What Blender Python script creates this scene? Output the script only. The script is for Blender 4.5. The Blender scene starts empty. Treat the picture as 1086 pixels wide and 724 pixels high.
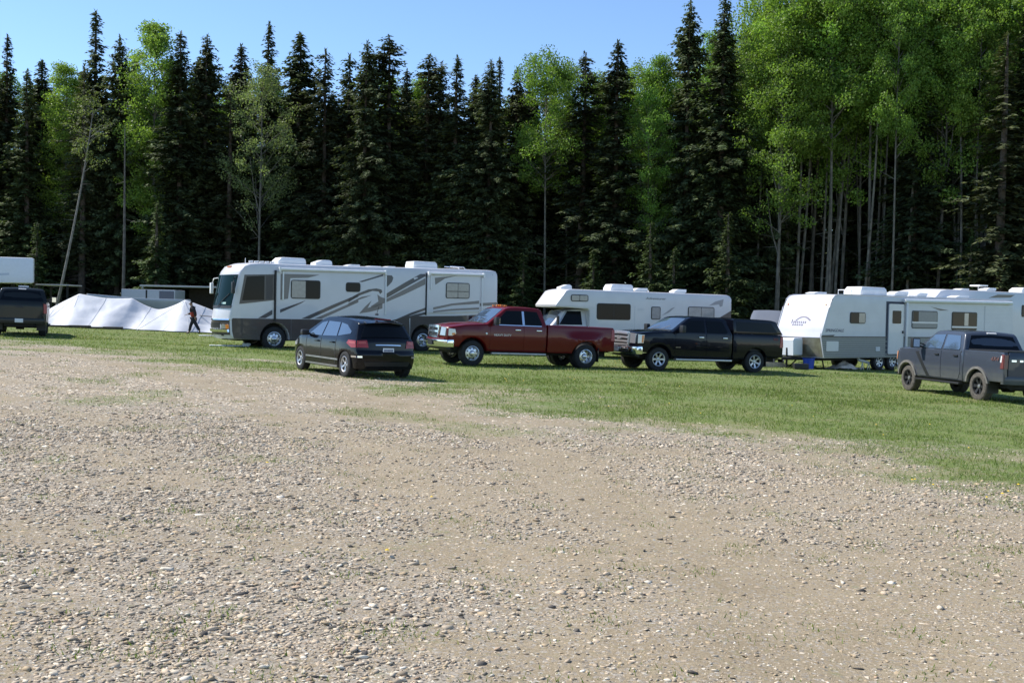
import bpy, bmesh, math, random
import numpy as np
from mathutils import Vector, Matrix, noise as mnoise
R = math.radians
random.seed(7)
rng = np.random.default_rng(7)
scene = bpy.context.scene
COL = scene.collection

# ------------------------------------------------------------------ camera
cam_d = bpy.data.cameras.new('camera')
cam_d.sensor_fit = 'HORIZONTAL'; cam_d.sensor_width = 36.0
cam_d.lens = 36.0 * 1150 / 1086
cam_d.clip_start = 0.1; cam_d.clip_end = 3000
cam = bpy.data.objects.new('camera', cam_d); COL.objects.link(cam)
pitch = -math.atan(29 / 1150)
cam.matrix_world = Matrix.Translation((0, 0, 1.75)) @ Matrix.Rotation(R(90) + pitch, 4, 'X') @ Matrix.Rotation(R(1.2), 4, 'Z')
scene.camera = cam

# ------------------------------------------------------------------ light
SUN_EL, SUN_AZ = 47.0, None
to_sun = Vector((-0.93, 0.36, 0)).normalized()
to_sun = Vector((to_sun.x * math.cos(R(SUN_EL)), to_sun.y * math.cos(R(SUN_EL)), math.sin(R(SUN_EL))))
world = bpy.data.worlds.new('World'); scene.world = world; world.use_nodes = True
nt = world.node_tree
sky = nt.nodes.new('ShaderNodeTexSky'); sky.sky_type = 'NISHITA'; sky.sun_disc = False
sky.sun_elevation = R(SUN_EL); sky.sun_rotation = math.atan2(to_sun.x, to_sun.y)
sky.altitude = 700; sky.air_density = 0.95; sky.dust_density = 0.0; sky.ozone_density = 5.0
bg = nt.nodes['Background']; bg.inputs[1].default_value = 0.148
nt.links.new(sky.outputs[0], bg.inputs[0])
sun_d = bpy.data.lights.new('sun', 'SUN'); sun_d.energy = 4.8; sun_d.angle = R(0.53); sun_d.color = (1.0, 0.955, 0.88)
sun = bpy.data.objects.new('sun', sun_d); COL.objects.link(sun)
sun.rotation_euler = to_sun.to_track_quat('Z', 'Y').to_euler()
scene.view_settings.view_transform = 'Standard'
scene.view_settings.look = 'None'
scene.view_settings.exposure = 0.48
scene.view_settings.gamma = 1.0
scene.cycles.max_bounces = 6; scene.cycles.diffuse_bounces = 3; scene.cycles.glossy_bounces = 3
scene.cycles.transmission_bounces = 4; scene.cycles.transparent_max_bounces = 6
scene.cycles.use_denoising = True

# ------------------------------------------------------------------ ground height
def sstep(x, a, b):
    t = np.clip((np.asarray(x, float) - a) / (b - a), 0, 1)
    return t * t * (3 - 2 * t)
def ground(x, y):
    e = sstep(x, 5, 12) * (-0.10 + 0.17 * sstep(y, 35, 44)) * sstep(y, 12, 24)
    return -0.0229 * np.clip(np.asarray(x, float), -90, 90) + e
def G(x, y): return float(ground(x, y))

# ------------------------------------------------------------------ materials
MATS = {}
def mat(name, col=(.5, .5, .5), rough=.5, metal=0., coat=0., spec=.5, noise=0., nscale=8., bump=0., bscale=40., dirt=None, ior=None, emit=None):
    if name in MATS: return MATS[name]
    m = bpy.data.materials.new(name); m.use_nodes = True; MATS[name] = m
    t = m.node_tree; b = t.nodes['Principled BSDF']
    b.inputs['Base Color'].default_value = (*col, 1); b.inputs['Roughness'].default_value = rough
    b.inputs['Metallic'].default_value = metal; b.inputs['Coat Weight'].default_value = coat
    b.inputs['Coat Roughness'].default_value = .03
    b.inputs['Specular IOR Level'].default_value = spec
    if ior: b.inputs['IOR'].default_value = ior
    tc = t.nodes.new('ShaderNodeTexCoord')
    src = None
    if noise:
        n = t.nodes.new('ShaderNodeTexNoise'); n.inputs['Scale'].default_value = nscale; n.inputs['Detail'].default_value = 6
        t.links.new(tc.outputs['Object'], n.inputs['Vector'])
        r = t.nodes.new('ShaderNodeMapRange'); r.inputs[1].default_value = .3; r.inputs[2].default_value = .7
        r.inputs[3].default_value = 1 - noise; r.inputs[4].default_value = 1 + noise
        t.links.new(n.outputs['Fac'], r.inputs[0])
        mx = t.nodes.new('ShaderNodeMix'); mx.data_type = 'RGBA'; mx.blend_type = 'MULTIPLY'; mx.inputs[0].default_value = 1
        mx.inputs[6].default_value = (*col, 1); t.links.new(r.outputs[0], mx.inputs[7]); src = mx.outputs[2]
    if dirt:   # road dust thrown up on the lower body: a property of the panel, by height on the thing
        dcol, z0, z1, amt = dirt
        sx = t.nodes.new('ShaderNodeSeparateXYZ'); t.links.new(tc.outputs['Object'], sx.inputs[0])
        r = t.nodes.new('ShaderNodeMapRange'); r.inputs[1].default_value = z1; r.inputs[2].default_value = z0
        r.inputs[3].default_value = 0; r.inputs[4].default_value = amt; t.links.new(sx.outputs[2], r.inputs[0])
        n2 = t.nodes.new('ShaderNodeTexNoise'); n2.inputs['Scale'].default_value = 5; n2.inputs['Detail'].default_value = 8
        t.links.new(tc.outputs['Object'], n2.inputs['Vector'])
        mm = t.nodes.new('ShaderNodeMath'); mm.operation = 'MULTIPLY'; t.links.new(r.outputs[0], mm.inputs[0])
        r2 = t.nodes.new('ShaderNodeMapRange'); r2.inputs[1].default_value = .25; r2.inputs[2].default_value = .7; r2.inputs[3].default_value = .35; r2.inputs[4].default_value = 1.1
        t.links.new(n2.outputs['Fac'], r2.inputs[0]); t.links.new(r2.outputs[0], mm.inputs[1])
        mx = t.nodes.new('ShaderNodeMix'); mx.data_type = 'RGBA'; mx.clamp_factor = True
        t.links.new(mm.outputs[0], mx.inputs[0])
        if src: t.links.new(src, mx.inputs[6])
        else: mx.inputs[6].default_value = (*col, 1)
        mx.inputs[7].default_value = (*dcol, 1); src = mx.outputs[2]
        ra = t.nodes.new('ShaderNodeMapRange'); ra.inputs[3].default_value = rough; ra.inputs[4].default_value = .85
        t.links.new(mm.outputs[0], ra.inputs[0]); t.links.new(ra.outputs[0], b.inputs['Roughness'])
        rc = t.nodes.new('ShaderNodeMapRange'); rc.inputs[3].default_value = coat; rc.inputs[4].default_value = 0
        t.links.new(mm.outputs[0], rc.inputs[0]); t.links.new(rc.outputs[0], b.inputs['Coat Weight'])
    if src: t.links.new(src, b.inputs['Base Color'])
    if bump:
        n = t.nodes.new('ShaderNodeTexNoise'); n.inputs['Scale'].default_value = bscale; n.inputs['Detail'].default_value = 4
        t.links.new(tc.outputs['Object'], n.inputs['Vector'])
        bp = t.nodes.new('ShaderNodeBump'); bp.inputs['Strength'].default_value = bump; bp.inputs['Distance'].default_value = .03
        t.links.new(n.outputs['Fac'], bp.inputs['Height']); t.links.new(bp.outputs[0], b.inputs['Normal'])
    if emit: b.inputs['Emission Color'].default_value = (*emit, 1); b.inputs['Emission Strength'].default_value = 1
    return m
DUST = (.24, .215, .175)
M = dict(
    rubber=mat('rubber', (.018, .018, .018), .85, noise=.4, nscale=14),
    rubber_dusty=mat('rubber_dusty', (.085, .075, .062), .9, noise=.4, nscale=14),
    chrome=mat('chrome', (.78, .78, .78), .12, 1.0),
    alloy=mat('alloy', (.55, .55, .56), .38, .8),
    steel=mat('steel', (.4, .4, .4), .4, .8, noise=.2),
    black=mat('black_plastic', (.015, .015, .016), .5, noise=.2),
    dark=mat('dark_underside', (.02, .019, .018), .9, noise=.3),
    glass=mat('tinted_glass', (.008, .010, .013), .04, spec=.22, ior=1.35),
    clear=mat('windscreen_glass', (.05, .075, .11), .03, spec=.9, ior=2.0),  # bluish base colour stands in for sky mirrored in the glass
    lens=mat('headlight_lens', (.40, .41, .42), .12, .5, coat=.8),
    red_lens=mat('red_lens', (.30, .008, .006), .25, coat=.3),
    amber=mat('amber_lens', (.75, .22, .02), .25, coat=.6),
    white_lens=mat('white_lens', (.75, .72, .7), .25, coat=.5),
    white=mat('white_gelcoat', (.63, .625, .645), .35, coat=.3, noise=.03, nscale=2, dirt=((.42, .38, .31), .3, 1.0, .35)),
    roofwhite=mat('roof_white', (.8, .8, .79), .5, noise=.05, nscale=3),
    taupe=mat('taupe_paint', (.075, .062, .056), .35, coat=.25, spec=.25, noise=.06, nscale=3, dirt=(DUST, .2, .8, .25)),
    swoosh=mat('swoosh_paint', (.16, .148, .145), .4, coat=.3),
    swoosh_dark=mat('swoosh_dark_paint', (.06, .055, .058), .4, coat=.3),
    seam=mat('seam', (.02, .02, .02), .8),
    curtain=mat('pleated_blind', (.5, .47, .42), .8, noise=.1, nscale=20),
    plate=mat('number_plate', (.72, .73, .75), .4, noise=.05),
    fabric=mat('tarp_fabric', (.52, .535, .57), .65, noise=.04, nscale=3, bump=.3, bscale=6),
    wood=mat('weathered_wood', (.26, .2, .14), .85, noise=.3, nscale=20),
)

# ------------------------------------------------------------------ object helpers
def tag(o, label=None, cat=None, group=None, kind=None):
    if label: o['label'] = label
    if cat: o['category'] = cat
    if group: o['group'] = group
    if kind: o['kind'] = kind
    return o
def empty(name, loc=(0, 0, 0), rz=0., rx=0., ry=0., parent=None):
    o = bpy.data.objects.new(name, None); COL.objects.link(o)
    o.location = loc; o.rotation_euler = (rx, ry, rz); o.empty_display_size = .3
    if parent: o.parent = parent
    return o
def copy_tree(o, parent=None):
    c = o.copy(); COL.objects.link(c)
    c.parent = parent
    for ch in o.children: copy_tree(ch, c)
    return c
class MB:
    def __init__(s): s.v = []; s.f = []; s.m = []
    def add(s, vs, fs, mi=0):
        o = len(s.v); s.v += [tuple(v) for v in vs]
        for f in fs: s.f.append([i + o for i in f]); s.m.append(mi)
        return s
    def bm(s, b, mi=0):
        b.verts.index_update()
        s.add([v.co[:] for v in b.verts], [[v.index for v in f.verts] for f in b.faces], mi); b.free(); return s
    def box(s, a, b, mi=0, bev=0.):
        x0, y0, z0 = a; x1, y1, z1 = b
        bm = bmesh.new(); bmesh.ops.create_cube(bm, size=1)
        for v in bm.verts:
            v.co = ((x0 + x1) / 2 + v.co.x * (x1 - x0), (y0 + y1) / 2 + v.co.y * (y1 - y0), (z0 + z1) / 2 + v.co.z * (z1 - z0))
        if bev: bmesh.ops.bevel(bm, geom=bm.edges[:], offset=bev, segments=2, affect='EDGES', clamp_overlap=True, profile=.6)
        return s.bm(bm, mi)
    def tube(s, pts, r, n=8, mi=0, cap=True):
        pts = [Vector(p) for p in pts]; rs = r if isinstance(r, (list, tuple)) else [r] * len(pts)
        vs = []; fs = []
        for i, p in enumerate(pts):
            d = (pts[min(i + 1, len(pts) - 1)] - pts[max(i - 1, 0)]).normalized()
            a = d.cross(Vector((0, 0, 1)) if abs(d.z) < .9 else Vector((1, 0, 0))).normalized(); b = d.cross(a)
            for k in range(n):
                t = 2 * math.pi * k / n; vs.append(p + (a * math.cos(t) + b * math.sin(t)) * rs[i])
        for i in range(len(pts) - 1):
            for k in range(n):
                k2 = (k + 1) % n; fs.append([i * n + k, i * n + k2, (i + 1) * n + k2, (i + 1) * n + k])
        if cap: fs.append(list(range(n))[::-1]); fs.append([(len(pts) - 1) * n + k for k in range(n)])
        return s.add(vs, fs, mi)
    def lathe(s, prof, c, n=32, mi=0, axis='Y'):   # prof: (axial, radius)
        vs = []; fs = []
        for (a, r_) in prof:
            for k in range(n):
                t = 2 * math.pi * k / n
                if axis == 'Y': vs.append((c[0] + r_ * math.cos(t), c[1] + a, c[2] + r_ * math.sin(t)))
                else: vs.append((c[0] + r_ * math.cos(t), c[1] + r_ * math.sin(t), c[2] + a))
        for i in range(len(prof) - 1):
            for k in range(n):
                k2 = (k + 1) % n; fs.append([i * n + k, i * n + k2, (i + 1) * n + k2, (i + 1) * n + k])
        return s.add(vs, fs, mi)
    def build(s, name, mats, parent=None, smooth=35, loc=None):
        me = bpy.data.meshes.new(name); me.from_pydata(s.v, [], s.f)
        if not isinstance(mats, (list, tuple)): mats = [mats]
        for m_ in mats: me.materials.append(m_)
        if len(mats) > 1: me.polygons.foreach_set('material_index', s.m)
        bmm = bmesh.new(); bmm.from_mesh(me); bmesh.ops.recalc_face_normals(bmm, faces=bmm.faces); bmm.to_mesh(me); bmm.free()
        if smooth:
            me.polygons.foreach_set('use_smooth', [True] * len(me.polygons)); me.set_sharp_from_angle(angle=R(smooth))
        me.update()
        o = bpy.data.objects.new(name, me); COL.objects.link(o)
        if parent: o.parent = parent
        if loc: o.location = loc
        return o

def _cuts(bm, xs, zs, ys=()):
    for ax, vals in ((0, xs), (1, ys), (2, zs)):
        for v in vals:
            co = [0, 0, 0]; co[ax] = v; no = [0, 0, 0]; no[ax] = 1
            bmesh.ops.bisect_plane(bm, geom=bm.verts[:] + bm.edges[:] + bm.faces[:], plane_co=co, plane_no=no, dist=1e-5)
def shell(prof, D, t0=-1., t1=1., xs=(), zs=(), ys=(), bev=.05, seg=2, open_=False):
    bm = bmesh.new(); n = len(prof)
    a = [bm.verts.new((x, t0, z)) for x, z in prof]; b = [bm.verts.new((x, t1, z)) for x, z in prof]
    fa = bm.faces.new(a); fb = bm.faces.new(b[::-1])
    for i in range(n): bm.faces.new((a[i], b[i], b[(i + 1) % n], a[(i + 1) % n]))
    bmesh.ops.recalc_face_normals(bm, faces=bm.faces)
    if bev:
        ed = list(set(list(fa.edges) + list(fb.edges)))
        bmesh.ops.bevel(bm, geom=ed, offset=bev, segments=seg, affect='EDGES', clamp_overlap=True, profile=.5)
    bmesh.ops.triangulate(bm, faces=[f for f in bm.faces if len(f.verts) > 4])
    _cuts(bm, xs, zs, ys)
    for v in bm.verts: v.co = D(*v.co)
    return bm
def panel(poly, side, D, off=.008, back=.02, xs=(), zs=(), mirror=False):
    """A side panel on the flank: polygon in (x,z), outer face OFF proud of the body's own curve."""
    bm = bmesh.new(); vs = [bm.verts.new((x, 0, z)) for x, z in poly]
    fc = bm.faces.new(vs); fc.normal_update(); bmesh.ops.triangulate(bm, faces=[fc]); _cuts(bm, xs, zs)
    ex = bmesh.ops.extrude_face_region(bm, geom=bm.faces[:])
    top = set(v for v in ex['geom'] if isinstance(v, bmesh.types.BMVert))
    for v in bm.verts:
        p = D(v.co.x, side, v.co.z); o = off if v in top else -back
        v.co = (p[0], p[1] + side * o, p[2])
    return bm
def span(p0, p1, a0, a1, D, off=.008, back=.02, n=8, k=2, c0=0, c1=0):
    """A panel lying across the vehicle between profile points p0 and p1, half widths a0 and a1 (in body units), centres c0/c1."""
    tx, tz = p1[0] - p0[0], p1[1] - p0[1]; L = math.hypot(tx, tz); nx, nz = -tz / L, tx / L
    vs = []; fs = []
    for lay, o in enumerate((off, -back)):
        for i in range(k + 1):
            s = i / k; x = p0[0] + tx * s; z = p0[1] + tz * s; a = a0 + (a1 - a0) * s; c = c0 + (c1 - c0) * s
            for j in range(n + 1):
                q = D(x, c + a * (2 * j / n - 1), z); vs.append((q[0] + nx * o, q[1], q[2] + nz * o))
    w = n + 1; N = w * (k + 1)
    for i in range(k):
        for j in range(n):
            a = i * w + j; fs.append([a, a + 1, a + w + 1, a + w]); fs.append([N + a, N + a + w, N + a + w + 1, N + a + 1])
    for j in range(n):
        fs.append([j, N + j, N + j + 1, j + 1]); a = k * w + j; fs.append([a, a + 1, N + a + 1, N + a])
    for i in range(k):
        a = i * w; fs.append([a, a + w, N + a + w, N + a]); a += n; fs.append([a, N + a, N + a + w, a + w])
    return vs, fs
def rrect(x0, x1, z0, z1, r=.05, n=3):
    p = []
    for cx, cz, a0 in ((x1 - r, z1 - r, 0), (x0 + r, z1 - r, 90), (x0 + r, z0 + r, 180), (x1 - r, z0 + r, 270)):
        for i in range(n + 1):
            a = R(a0 + 90 * i / n); p.append((cx + r * math.cos(a), cz + r * math.sin(a)))
    return p
def ring(outer, inner):  # quad strip between two closed loops with the same count
    return outer, inner
def arc(cx, cz, r, a0, a1, n=10):
    return [(cx + r * math.cos(R(a0 + (a1 - a0) * i / n)), cz + r * math.sin(R(a0 + (a1 - a0) * i / n))) for i in range(n + 1)]

# ------------------------------------------------------------------ wheels
def wheel(parent, x, y, z, rad, wid, style, side, tyre='rubber', name='wheel', spokes=6):
    """side=-1: outer face towards -y."""
    e = empty(name, (x, y, z), parent=parent)
    h = wid / 2; rr = rad * (.60 if style != 'truck' else .58)
    t = MB()
    t.lathe([(-h * .86, rr), (-h, rr + .02), (-h * 1.02, rad * .82), (-h * .9, rad * .955), (-h * .78, rad * .985), (-h * .3, rad), (h * .3, rad), (h * .78, rad * .985), (h * .9, rad * .955), (h * 1.02, rad * .82), (h, rr + .02), (h * .86, rr)], (0, 0, 0), 40)
    nt_ = 44
    for k in range(nt_):      # tread blocks
        a = 2 * math.pi * k / nt_; da = math.pi / nt_ * .62
        for (y0, y1, sh) in ((-h * .82, -h * .08, 0), (h * .08, h * .82, math.pi / nt_)):
            vs = []
            for r_ in (rad * .985, rad * 1.012):
                for yy in (y0, y1):
                    for s_ in (-1, 1):
                        an = a + sh + s_ * da; vs.append((r_ * math.cos(an), yy, r_ * math.sin(an)))
            t.add(vs, [[4, 5, 7, 6], [0, 4, 6, 2], [1, 3, 7, 5], [0, 1, 5, 4], [2, 6, 7, 3]])
    t.build('tyre', M[tyre], e)
    o = side
    rim = MB()
    S = lambda pr: [(o * a, r_) for a, r_ in pr]
    if style == 'alloy':
        rim.lathe(S([(h * .95, rr * 1.0), (h * .9, rr * .93), (h * .3, rr * .88), (-h * .6, rr * .88), (-h * .6, .02)]), (0, 0, 0), 32, 1)
        rim.lathe(S([(h * .97, rr * 1.02), (h * 1.0, rr * .98), (h * .88, rr * .88), (h * .5, rr * .86)]), (0, 0, 0), 32, 0)
        for k in range(spokes):
            a = 2 * math.pi * k / spokes
            u = Vector((math.cos(a), 0, math.sin(a))); w = Vector((-math.sin(a), 0, math.cos(a)))
            vs = []
            for rad_, wd, yy in ((rr * .16, rr * .13, .62), (rr * .55, rr * .12, .72), (rr * .92, rr * .17, .86)):
                for s_ in (-1, 1):
                    for dy in (0, -.25):
                        p = u * rad_ + w * wd * s_; vs.append((p.x, o * h * (yy + dy), p.z))
            fs = []
            for i in range(2):
                b = i * 4; fs += [[b, b + 2, b + 6, b + 4], [b, b + 4, b + 5, b + 1], [b + 2, b + 3, b + 7, b + 6]]
            rim.add(vs, fs, 0)
        rim.lathe(S([(h * .45, rr * .24), (h * .72, rr * .22), (h * .78, rr * .14), (h * .78, .001)]), (0, 0, 0), 20, 0)
        mats = [M['alloy'], M['dark']]
    elif style == 'black':
        rim.lathe(S([(h * .95, rr * 1.0), (h * .9, rr * .93), (h * .2, rr * .86), (h * .2, .02)]), (0, 0, 0), 32, 1)
        for k in range(spokes):
            a = 2 * math.pi * k / spokes
            u = Vector((math.cos(a), 0, math.sin(a))); w = Vector((-math.sin(a), 0, math.cos(a)))
            vs = []
            for rad_, wd, yy in ((rr * .15, rr * .12, .55), (rr * .9, rr * .19, .8)):
                for s_ in (-1, 1):
                    for dy in (0, -.3):
                        p = u * rad_ + w * wd * s_; vs.append((p.x, o * h * (yy + dy), p.z))
            rim.add(vs, [[0, 2, 6, 4], [0, 4, 5, 1], [2, 3, 7, 6]], 0)
        rim.lathe(S([(h * .3, rr * .25), (h * .7, rr * .22), (h * .75, .001)]), (0, 0, 0), 16, 2)
        mats = [M['black'], M['dark'], M['steel']]
    else:  # 'truck' heavy disc wheel; spokes>0 means a protruding front hub, else a deep rear dish
        out = style == 'truck' and spokes > 0
        d = (.55 if out else -.25)
        rim.lathe(S([(h * .96, rr * 1.02), (h * .99, rr * .96), (h * .8, rr * .88), (h * d, rr * .78), (h * (d + .1), rr * .55), (h * (d + .12), rr * .40)]), (0, 0, 0), 36, 0)
        rim.lathe(S([(h * (d + .1), rr * .42), (h * (d + .65), rr * .36), (h * (d + .85), rr * .24), (h * (d + .9), .001)]), (0, 0, 0), 24, 0)
        for k in range(8):   # hand holes
            a = 2 * math.pi * (k + .5) / 8
            c = (rr * .67 * math.cos(a), o * (h * (d + .06)), rr * .67 * math.sin(a))
            rim.lathe(S([(.012, .001), (.014, rr * .085), (-.01, rr * .1)]), c, 10, 1)
        mats = [mat('polished_steel_wheel', (.62, .62, .63), .27, .9), M['dark']]
    rim.build('rim', mats, e)
    return e
def wheel_copy(w, parent, x, y, z, flip=False):
    c = copy_tree(w, parent); c.location = (x, y, z)
    c.rotation_euler = (0, random.uniform(0, 1), math.pi if flip else 0)
    return c
# ------------------------------------------------------------------ cars and pickups
# local frame of every vehicle: nose towards -x, front axle at x=0, driver's side at y<0
def frange(a, b, s):
    o = []
    while a < b: o.append(round(a, 4)); a += s
    return o
def place(e, x, y, th, tilt=True):
    """stand a thing on the sloping field"""
    e.location = (x, y, G(x, y))
    if tilt:
        d = .6
        n = Vector((-(G(x + d, y) - G(x - d, y)) / (2 * d), -(G(x, y + d) - G(x, y - d)) / (2 * d), 1)).normalized()
        q = Vector((0, 0, 1)).rotation_difference(n) @ Matrix.Rotation(R(th), 3, 'Z').to_quaternion()
        e.rotation_euler = q.to_euler()
    else: e.rotation_euler = (0, 0, R(th))
def arch(cx, cz, r, zl, zr, n=12):
    """over the wheel from its rear foot (at height zr) to its front foot (zl): list of (x,z)"""
    a0 = math.degrees(math.asin(max(-1, min(1, (zr - cz) / r)))); a1 = 180 - math.degrees(math.asin(max(-1, min(1, (zl - cz) / r))))
    return arc(cx, cz, r, a0, a1, n)

def pickup(s):
    root = empty(s['name']); tag(root, s['label'], 'pickup', s.get('group'))
    W, Rw, wb = s['W'], s['R'], s['wb']
    xn, xc, xw, xr, xb, xt = s['xn'], s['xc'], s['xw'], s['xr'], s['xb'], s['xt']
    zs_, zbelt, zroof, zrail, zh, zcowl = s['sill'], s['belt'], s['roof'], s['rail'], s['hood'], s['cowl']
    fl = s.get('dually', 0)
    def wf(x, z):
        w = W
        if z < zbelt: w -= .035 * abs((z - .95) / .5) ** 2.2
        else: w -= .035 * abs((zbelt - .95) / .5) ** 2.2 + (z - zbelt) * s.get('tum', .33) * (1 if x < xb + .01 or s.get('cap') else 0)
        if x < -.35: w -= .17 * ((-.35 - x) / .6) ** 2
        if fl and x > xb: w += fl * math.exp(-((x - wb) / .52) ** 4) * float(sstep(1.22 - z, 0, .22))
        return w
    def D(x, t, z):
        b = .13 * float(sstep(.9 - x, 0, 1.6)); q = 1 - t * t
        if x > xb + .3: b = -.03
        cz = (.05 if x < xc else .035 if z > zroof - .3 else 0) * float(sstep(z, zs_ + .3, zh))
        return (x - b * q, t * wf(x, z), z + cz * q)
    ra = Rw * 1.24
    xs = frange(xn + .15, xb, .3); zs = [.7, .85, 1.0, 1.15, zbelt - .05, zbelt + .1, zbelt + .3]
    ys = [-.7, -.35, 0, .35, .7]
    P = [(xn + .04, .62), (xn - .02, .85), (xn, zh - .10), (xn + .05, zh - .03), (xn + .16, zh), (-.25, zh + (zcowl - zh) * .6), (xc, zcowl),
         (xw, zroof - .06), (xw + .12, zroof - .02), (xw + .4, zroof), (xr - .4, zroof - .005), (xr - .08, zroof - .03), (xr, zroof - .09), (xb, zbelt), (xb, zs_)]
    P += arch(0, Rw, ra, .62, zs_)
    body = MB().bm(shell(P, D, xs=xs, zs=zs, ys=ys, bev=.06, seg=3), 0)
    seam = lambda poly: body.bm(panel(poly, -1, D, .004, .01), 1).bm(panel(poly, 1, D, .004, .01), 1)
    vline = lambda x, z0, z1, w=.012: seam([(x - w, z0), (x + w, z0), (x + w, z1), (x - w, z1)])
    vline(s['xB'], zs_ + .05, zroof - .1); vline(s['xd'], zs_ + .1, zbelt - .02); vline(s['xC'], zs_ + .2, zbelt)
    # hood shut line, cowl grille
    body.add(*span((xc - .10, zcowl - .012), (xc - .02, zcowl + .004), .9, .9, D, .006, .02), 1)
    body.build('body', [s['paint'], M['seam']], root, 40)
    # pickup box: two hollow side walls, floor and bulkhead
    for sd in (-1, 1):
        Q = [(xb + .03, zs_), (xb + .03, zrail), (xt - .04, zrail), (xt, zrail - .06), (xt + .02, zs_ + .12), (xt, zs_ + .1)]
        Q += arch(wb, Rw, ra, zs_, zs_ + .1)
        t0, t1 = (-1., -.88) if sd < 0 else (.88, 1.)
        MB().bm(shell(Q, D, t0, t1, xs=frange(xb + .2, xt, .15), zs=[.6, .7, .8, .9, 1.0, 1.1, 1.22, 1.3], bev=.02, seg=2)).build('bed_side', s['paint'], root, 40)
    MB().box((xb + .03, -W * .87, .80), (xt - .1, W * .87, .86)).box((xb + .03, -W * .87, .86), (xb + .08, W * .87, zrail - .02)).build('bed_floor', M['black'], root)
    tg = MB().bm(shell([(xt - .06, zs_ + .25), (xt - .06, zrail - .02), (xt - .02, zrail), (xt + .01, zrail - .05), (xt + .02, zs_ + .25)], D, -.86, .86, ys=[-.5, 0, .5], zs=[.8, 1.0, 1.2], bev=.02))
    to = tg.build('tailgate', s['paint'], root)
    hb = MB(); hb.add(*span((xt + .015, zrail - .17), (xt + .018, zrail - .25), .14, .14, D, .02, .01)); hb.build('handle', s.get('handle', M['chrome']), to)
    if s.get('tg_text'):
        tx = MB()
        for i, (c, w_) in enumerate(s['tg_text']): tx.add(*span((xt + .02, zrail - .20), (xt + .022, zrail - .25), w_, w_, D, .012, .005, c0=c, c1=c, n=1, k=1))
        tx.build('badge', M['chrome'], to)
    # windscreen, rear window, side glass
    ws = MB().add(*span((xc + .04, zcowl + .035), (xw - .06, zroof - .10), .86, .84, D, .012, .02, 10, 4))
    ws.build('windscreen', M['clear'], root)
    for c in (-.42, .3):
        wp = MB()
        a = D(xc + .03, c + .25, zcowl + .03); b_ = D(xc + .17, c - .15, zcowl + .15)
        wp.tube([(a[0], a[1], a[2] + .03), (b_[0] - .02, b_[1], b_[2] + .035)], .009, 6); wp.build('wiper', M['black'], root)
    MB().add(*span((xr + .01, zroof - .13), (xb - .03, zbelt + .05), .80, .86, D, .01, .02, 10, 2)).build('rear_window', M['glass'], root)
    hi = MB(); hi.add(*span((xr - .035, zroof - .055), (xr + .0, zroof - .09), .18, .18, D, .02, .01, 6, 1))
    hi.build('brake_light', M['red_lens' if not s.get('white_brake') else 'white_lens'], root)
    za, zt = zbelt + .03, zroof - .13
    xa = xc + (xw - xc) * .34
    fw = [(xa, za), (xc + (xw - xc) * .97 + .05, zt), (s['xB'] - .05, zt + .015), (s['xB'] - .05, za)]
    rw = [(s['xB'] + .05, za), (s['xB'] + .05, zt + .015), (xr - .20, zt), (xr - .03, za + .05), (xr - .06, za)]
    fd = [(s['xd'], zs_ + .12), (s['xd'] + .03, zbelt - .02), (s['xB'] - .02, zbelt - .02), (s['xB'] - .02, zs_ + .06), (s['xd'] + .12, zs_ + .06)]
    rd = [(s['xB'] + .02, zs_ + .06), (s['xB'] + .02, zbelt - .02), (s['xC'] - .02, zbelt - .02), (s['xC'] - .02, zs_ + .25), (s['xC'] - .12, zs_ + .06)]
    for sd in (-1, 1):
        for dp, wp_, hx in ((fd, fw, s['xB'] - .22), (rd, rw, s['xC'] - .24)):
            d = MB().bm(panel(dp, sd, D, .010, .01, zs=zs)).build('door', s['paint'], root)
            MB().bm(panel(wp_, sd, D, .012, .02, zs=[zbelt + .2, zbelt + .4])).build('door_window', s.get('side_glass', M['glass']), d)
            y = D(hx, sd, zbelt - .14)
            MB().box((hx - .10, min(y[1], y[1] + sd * .05), zbelt - .165), (hx + .10, max(y[1], y[1] + sd * .05), zbelt - .125), 0, .012).build('handle', s.get('handle', M['chrome']), d)
        if s.get('chrome_belt'):
            bl = MB().bm(panel([(xa - .05, zbelt - .005), (xa - .05, zbelt + .022), (xr - .05, zbelt + .022), (xr - .05, zbelt - .005)], sd, D, .016, .01))
            bl.bm(panel([(s['xB'] - .04, za), (s['xB'] - .04, zt), (s['xB'] + .04, zt), (s['xB'] + .04, za)], sd, D, .014, .01))
            bl.build('window_trim', M['chrome'], root)
        # mirror
        y = D(xa, sd, zbelt)[1]; mw = s.get('mirror', (.16, .26))
        mo = MB().tube([(xa + .05, y * .97, zbelt + .03), (xa + .02, y + sd * .14, zbelt + .07)], .03, 8).tube([(xa + .05, y * .97, zbelt + .12), (xa + .02, y + sd * .14, zbelt + .16)], .02, 8)
        mo.box((xa - .07, min(y + sd * .1, y + sd * (.1 + mw[0] + .06)), zbelt + .0), (xa + .07, max(y + sd * .1, y + sd * (.1 + mw[0] + .06)), zbelt + mw[1]), 0, .03)
        mo = mo.build('mirror', s.get('mirror_mat', M['black']), root)
        MB().box((xa + .07, min(y + sd * .13, y + sd * (.13 + mw[0])), zbelt + .03), (xa + .078, max(y + sd * .13, y + sd * (.13 + mw[0])), zbelt + mw[1] - .03)).build('mirror_glass', M['chrome'], mo)
        if s.get('flare'):
            for cx in (0, wb):
                o_ = arch(cx, Rw, ra + .05, zs_ + .03, zs_ + .03, 16); i_ = arch(cx, Rw, ra - .015, zs_ + .03, zs_ + .03, 16)[::-1]
                MB().bm(panel(o_ + i_, sd, D, .04, .03, zs=[.6, .8, 1.0])).build('fender_flare', s['flare'], root)
        # running board
        y = D(1.5, sd, zs_)[1]
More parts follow.
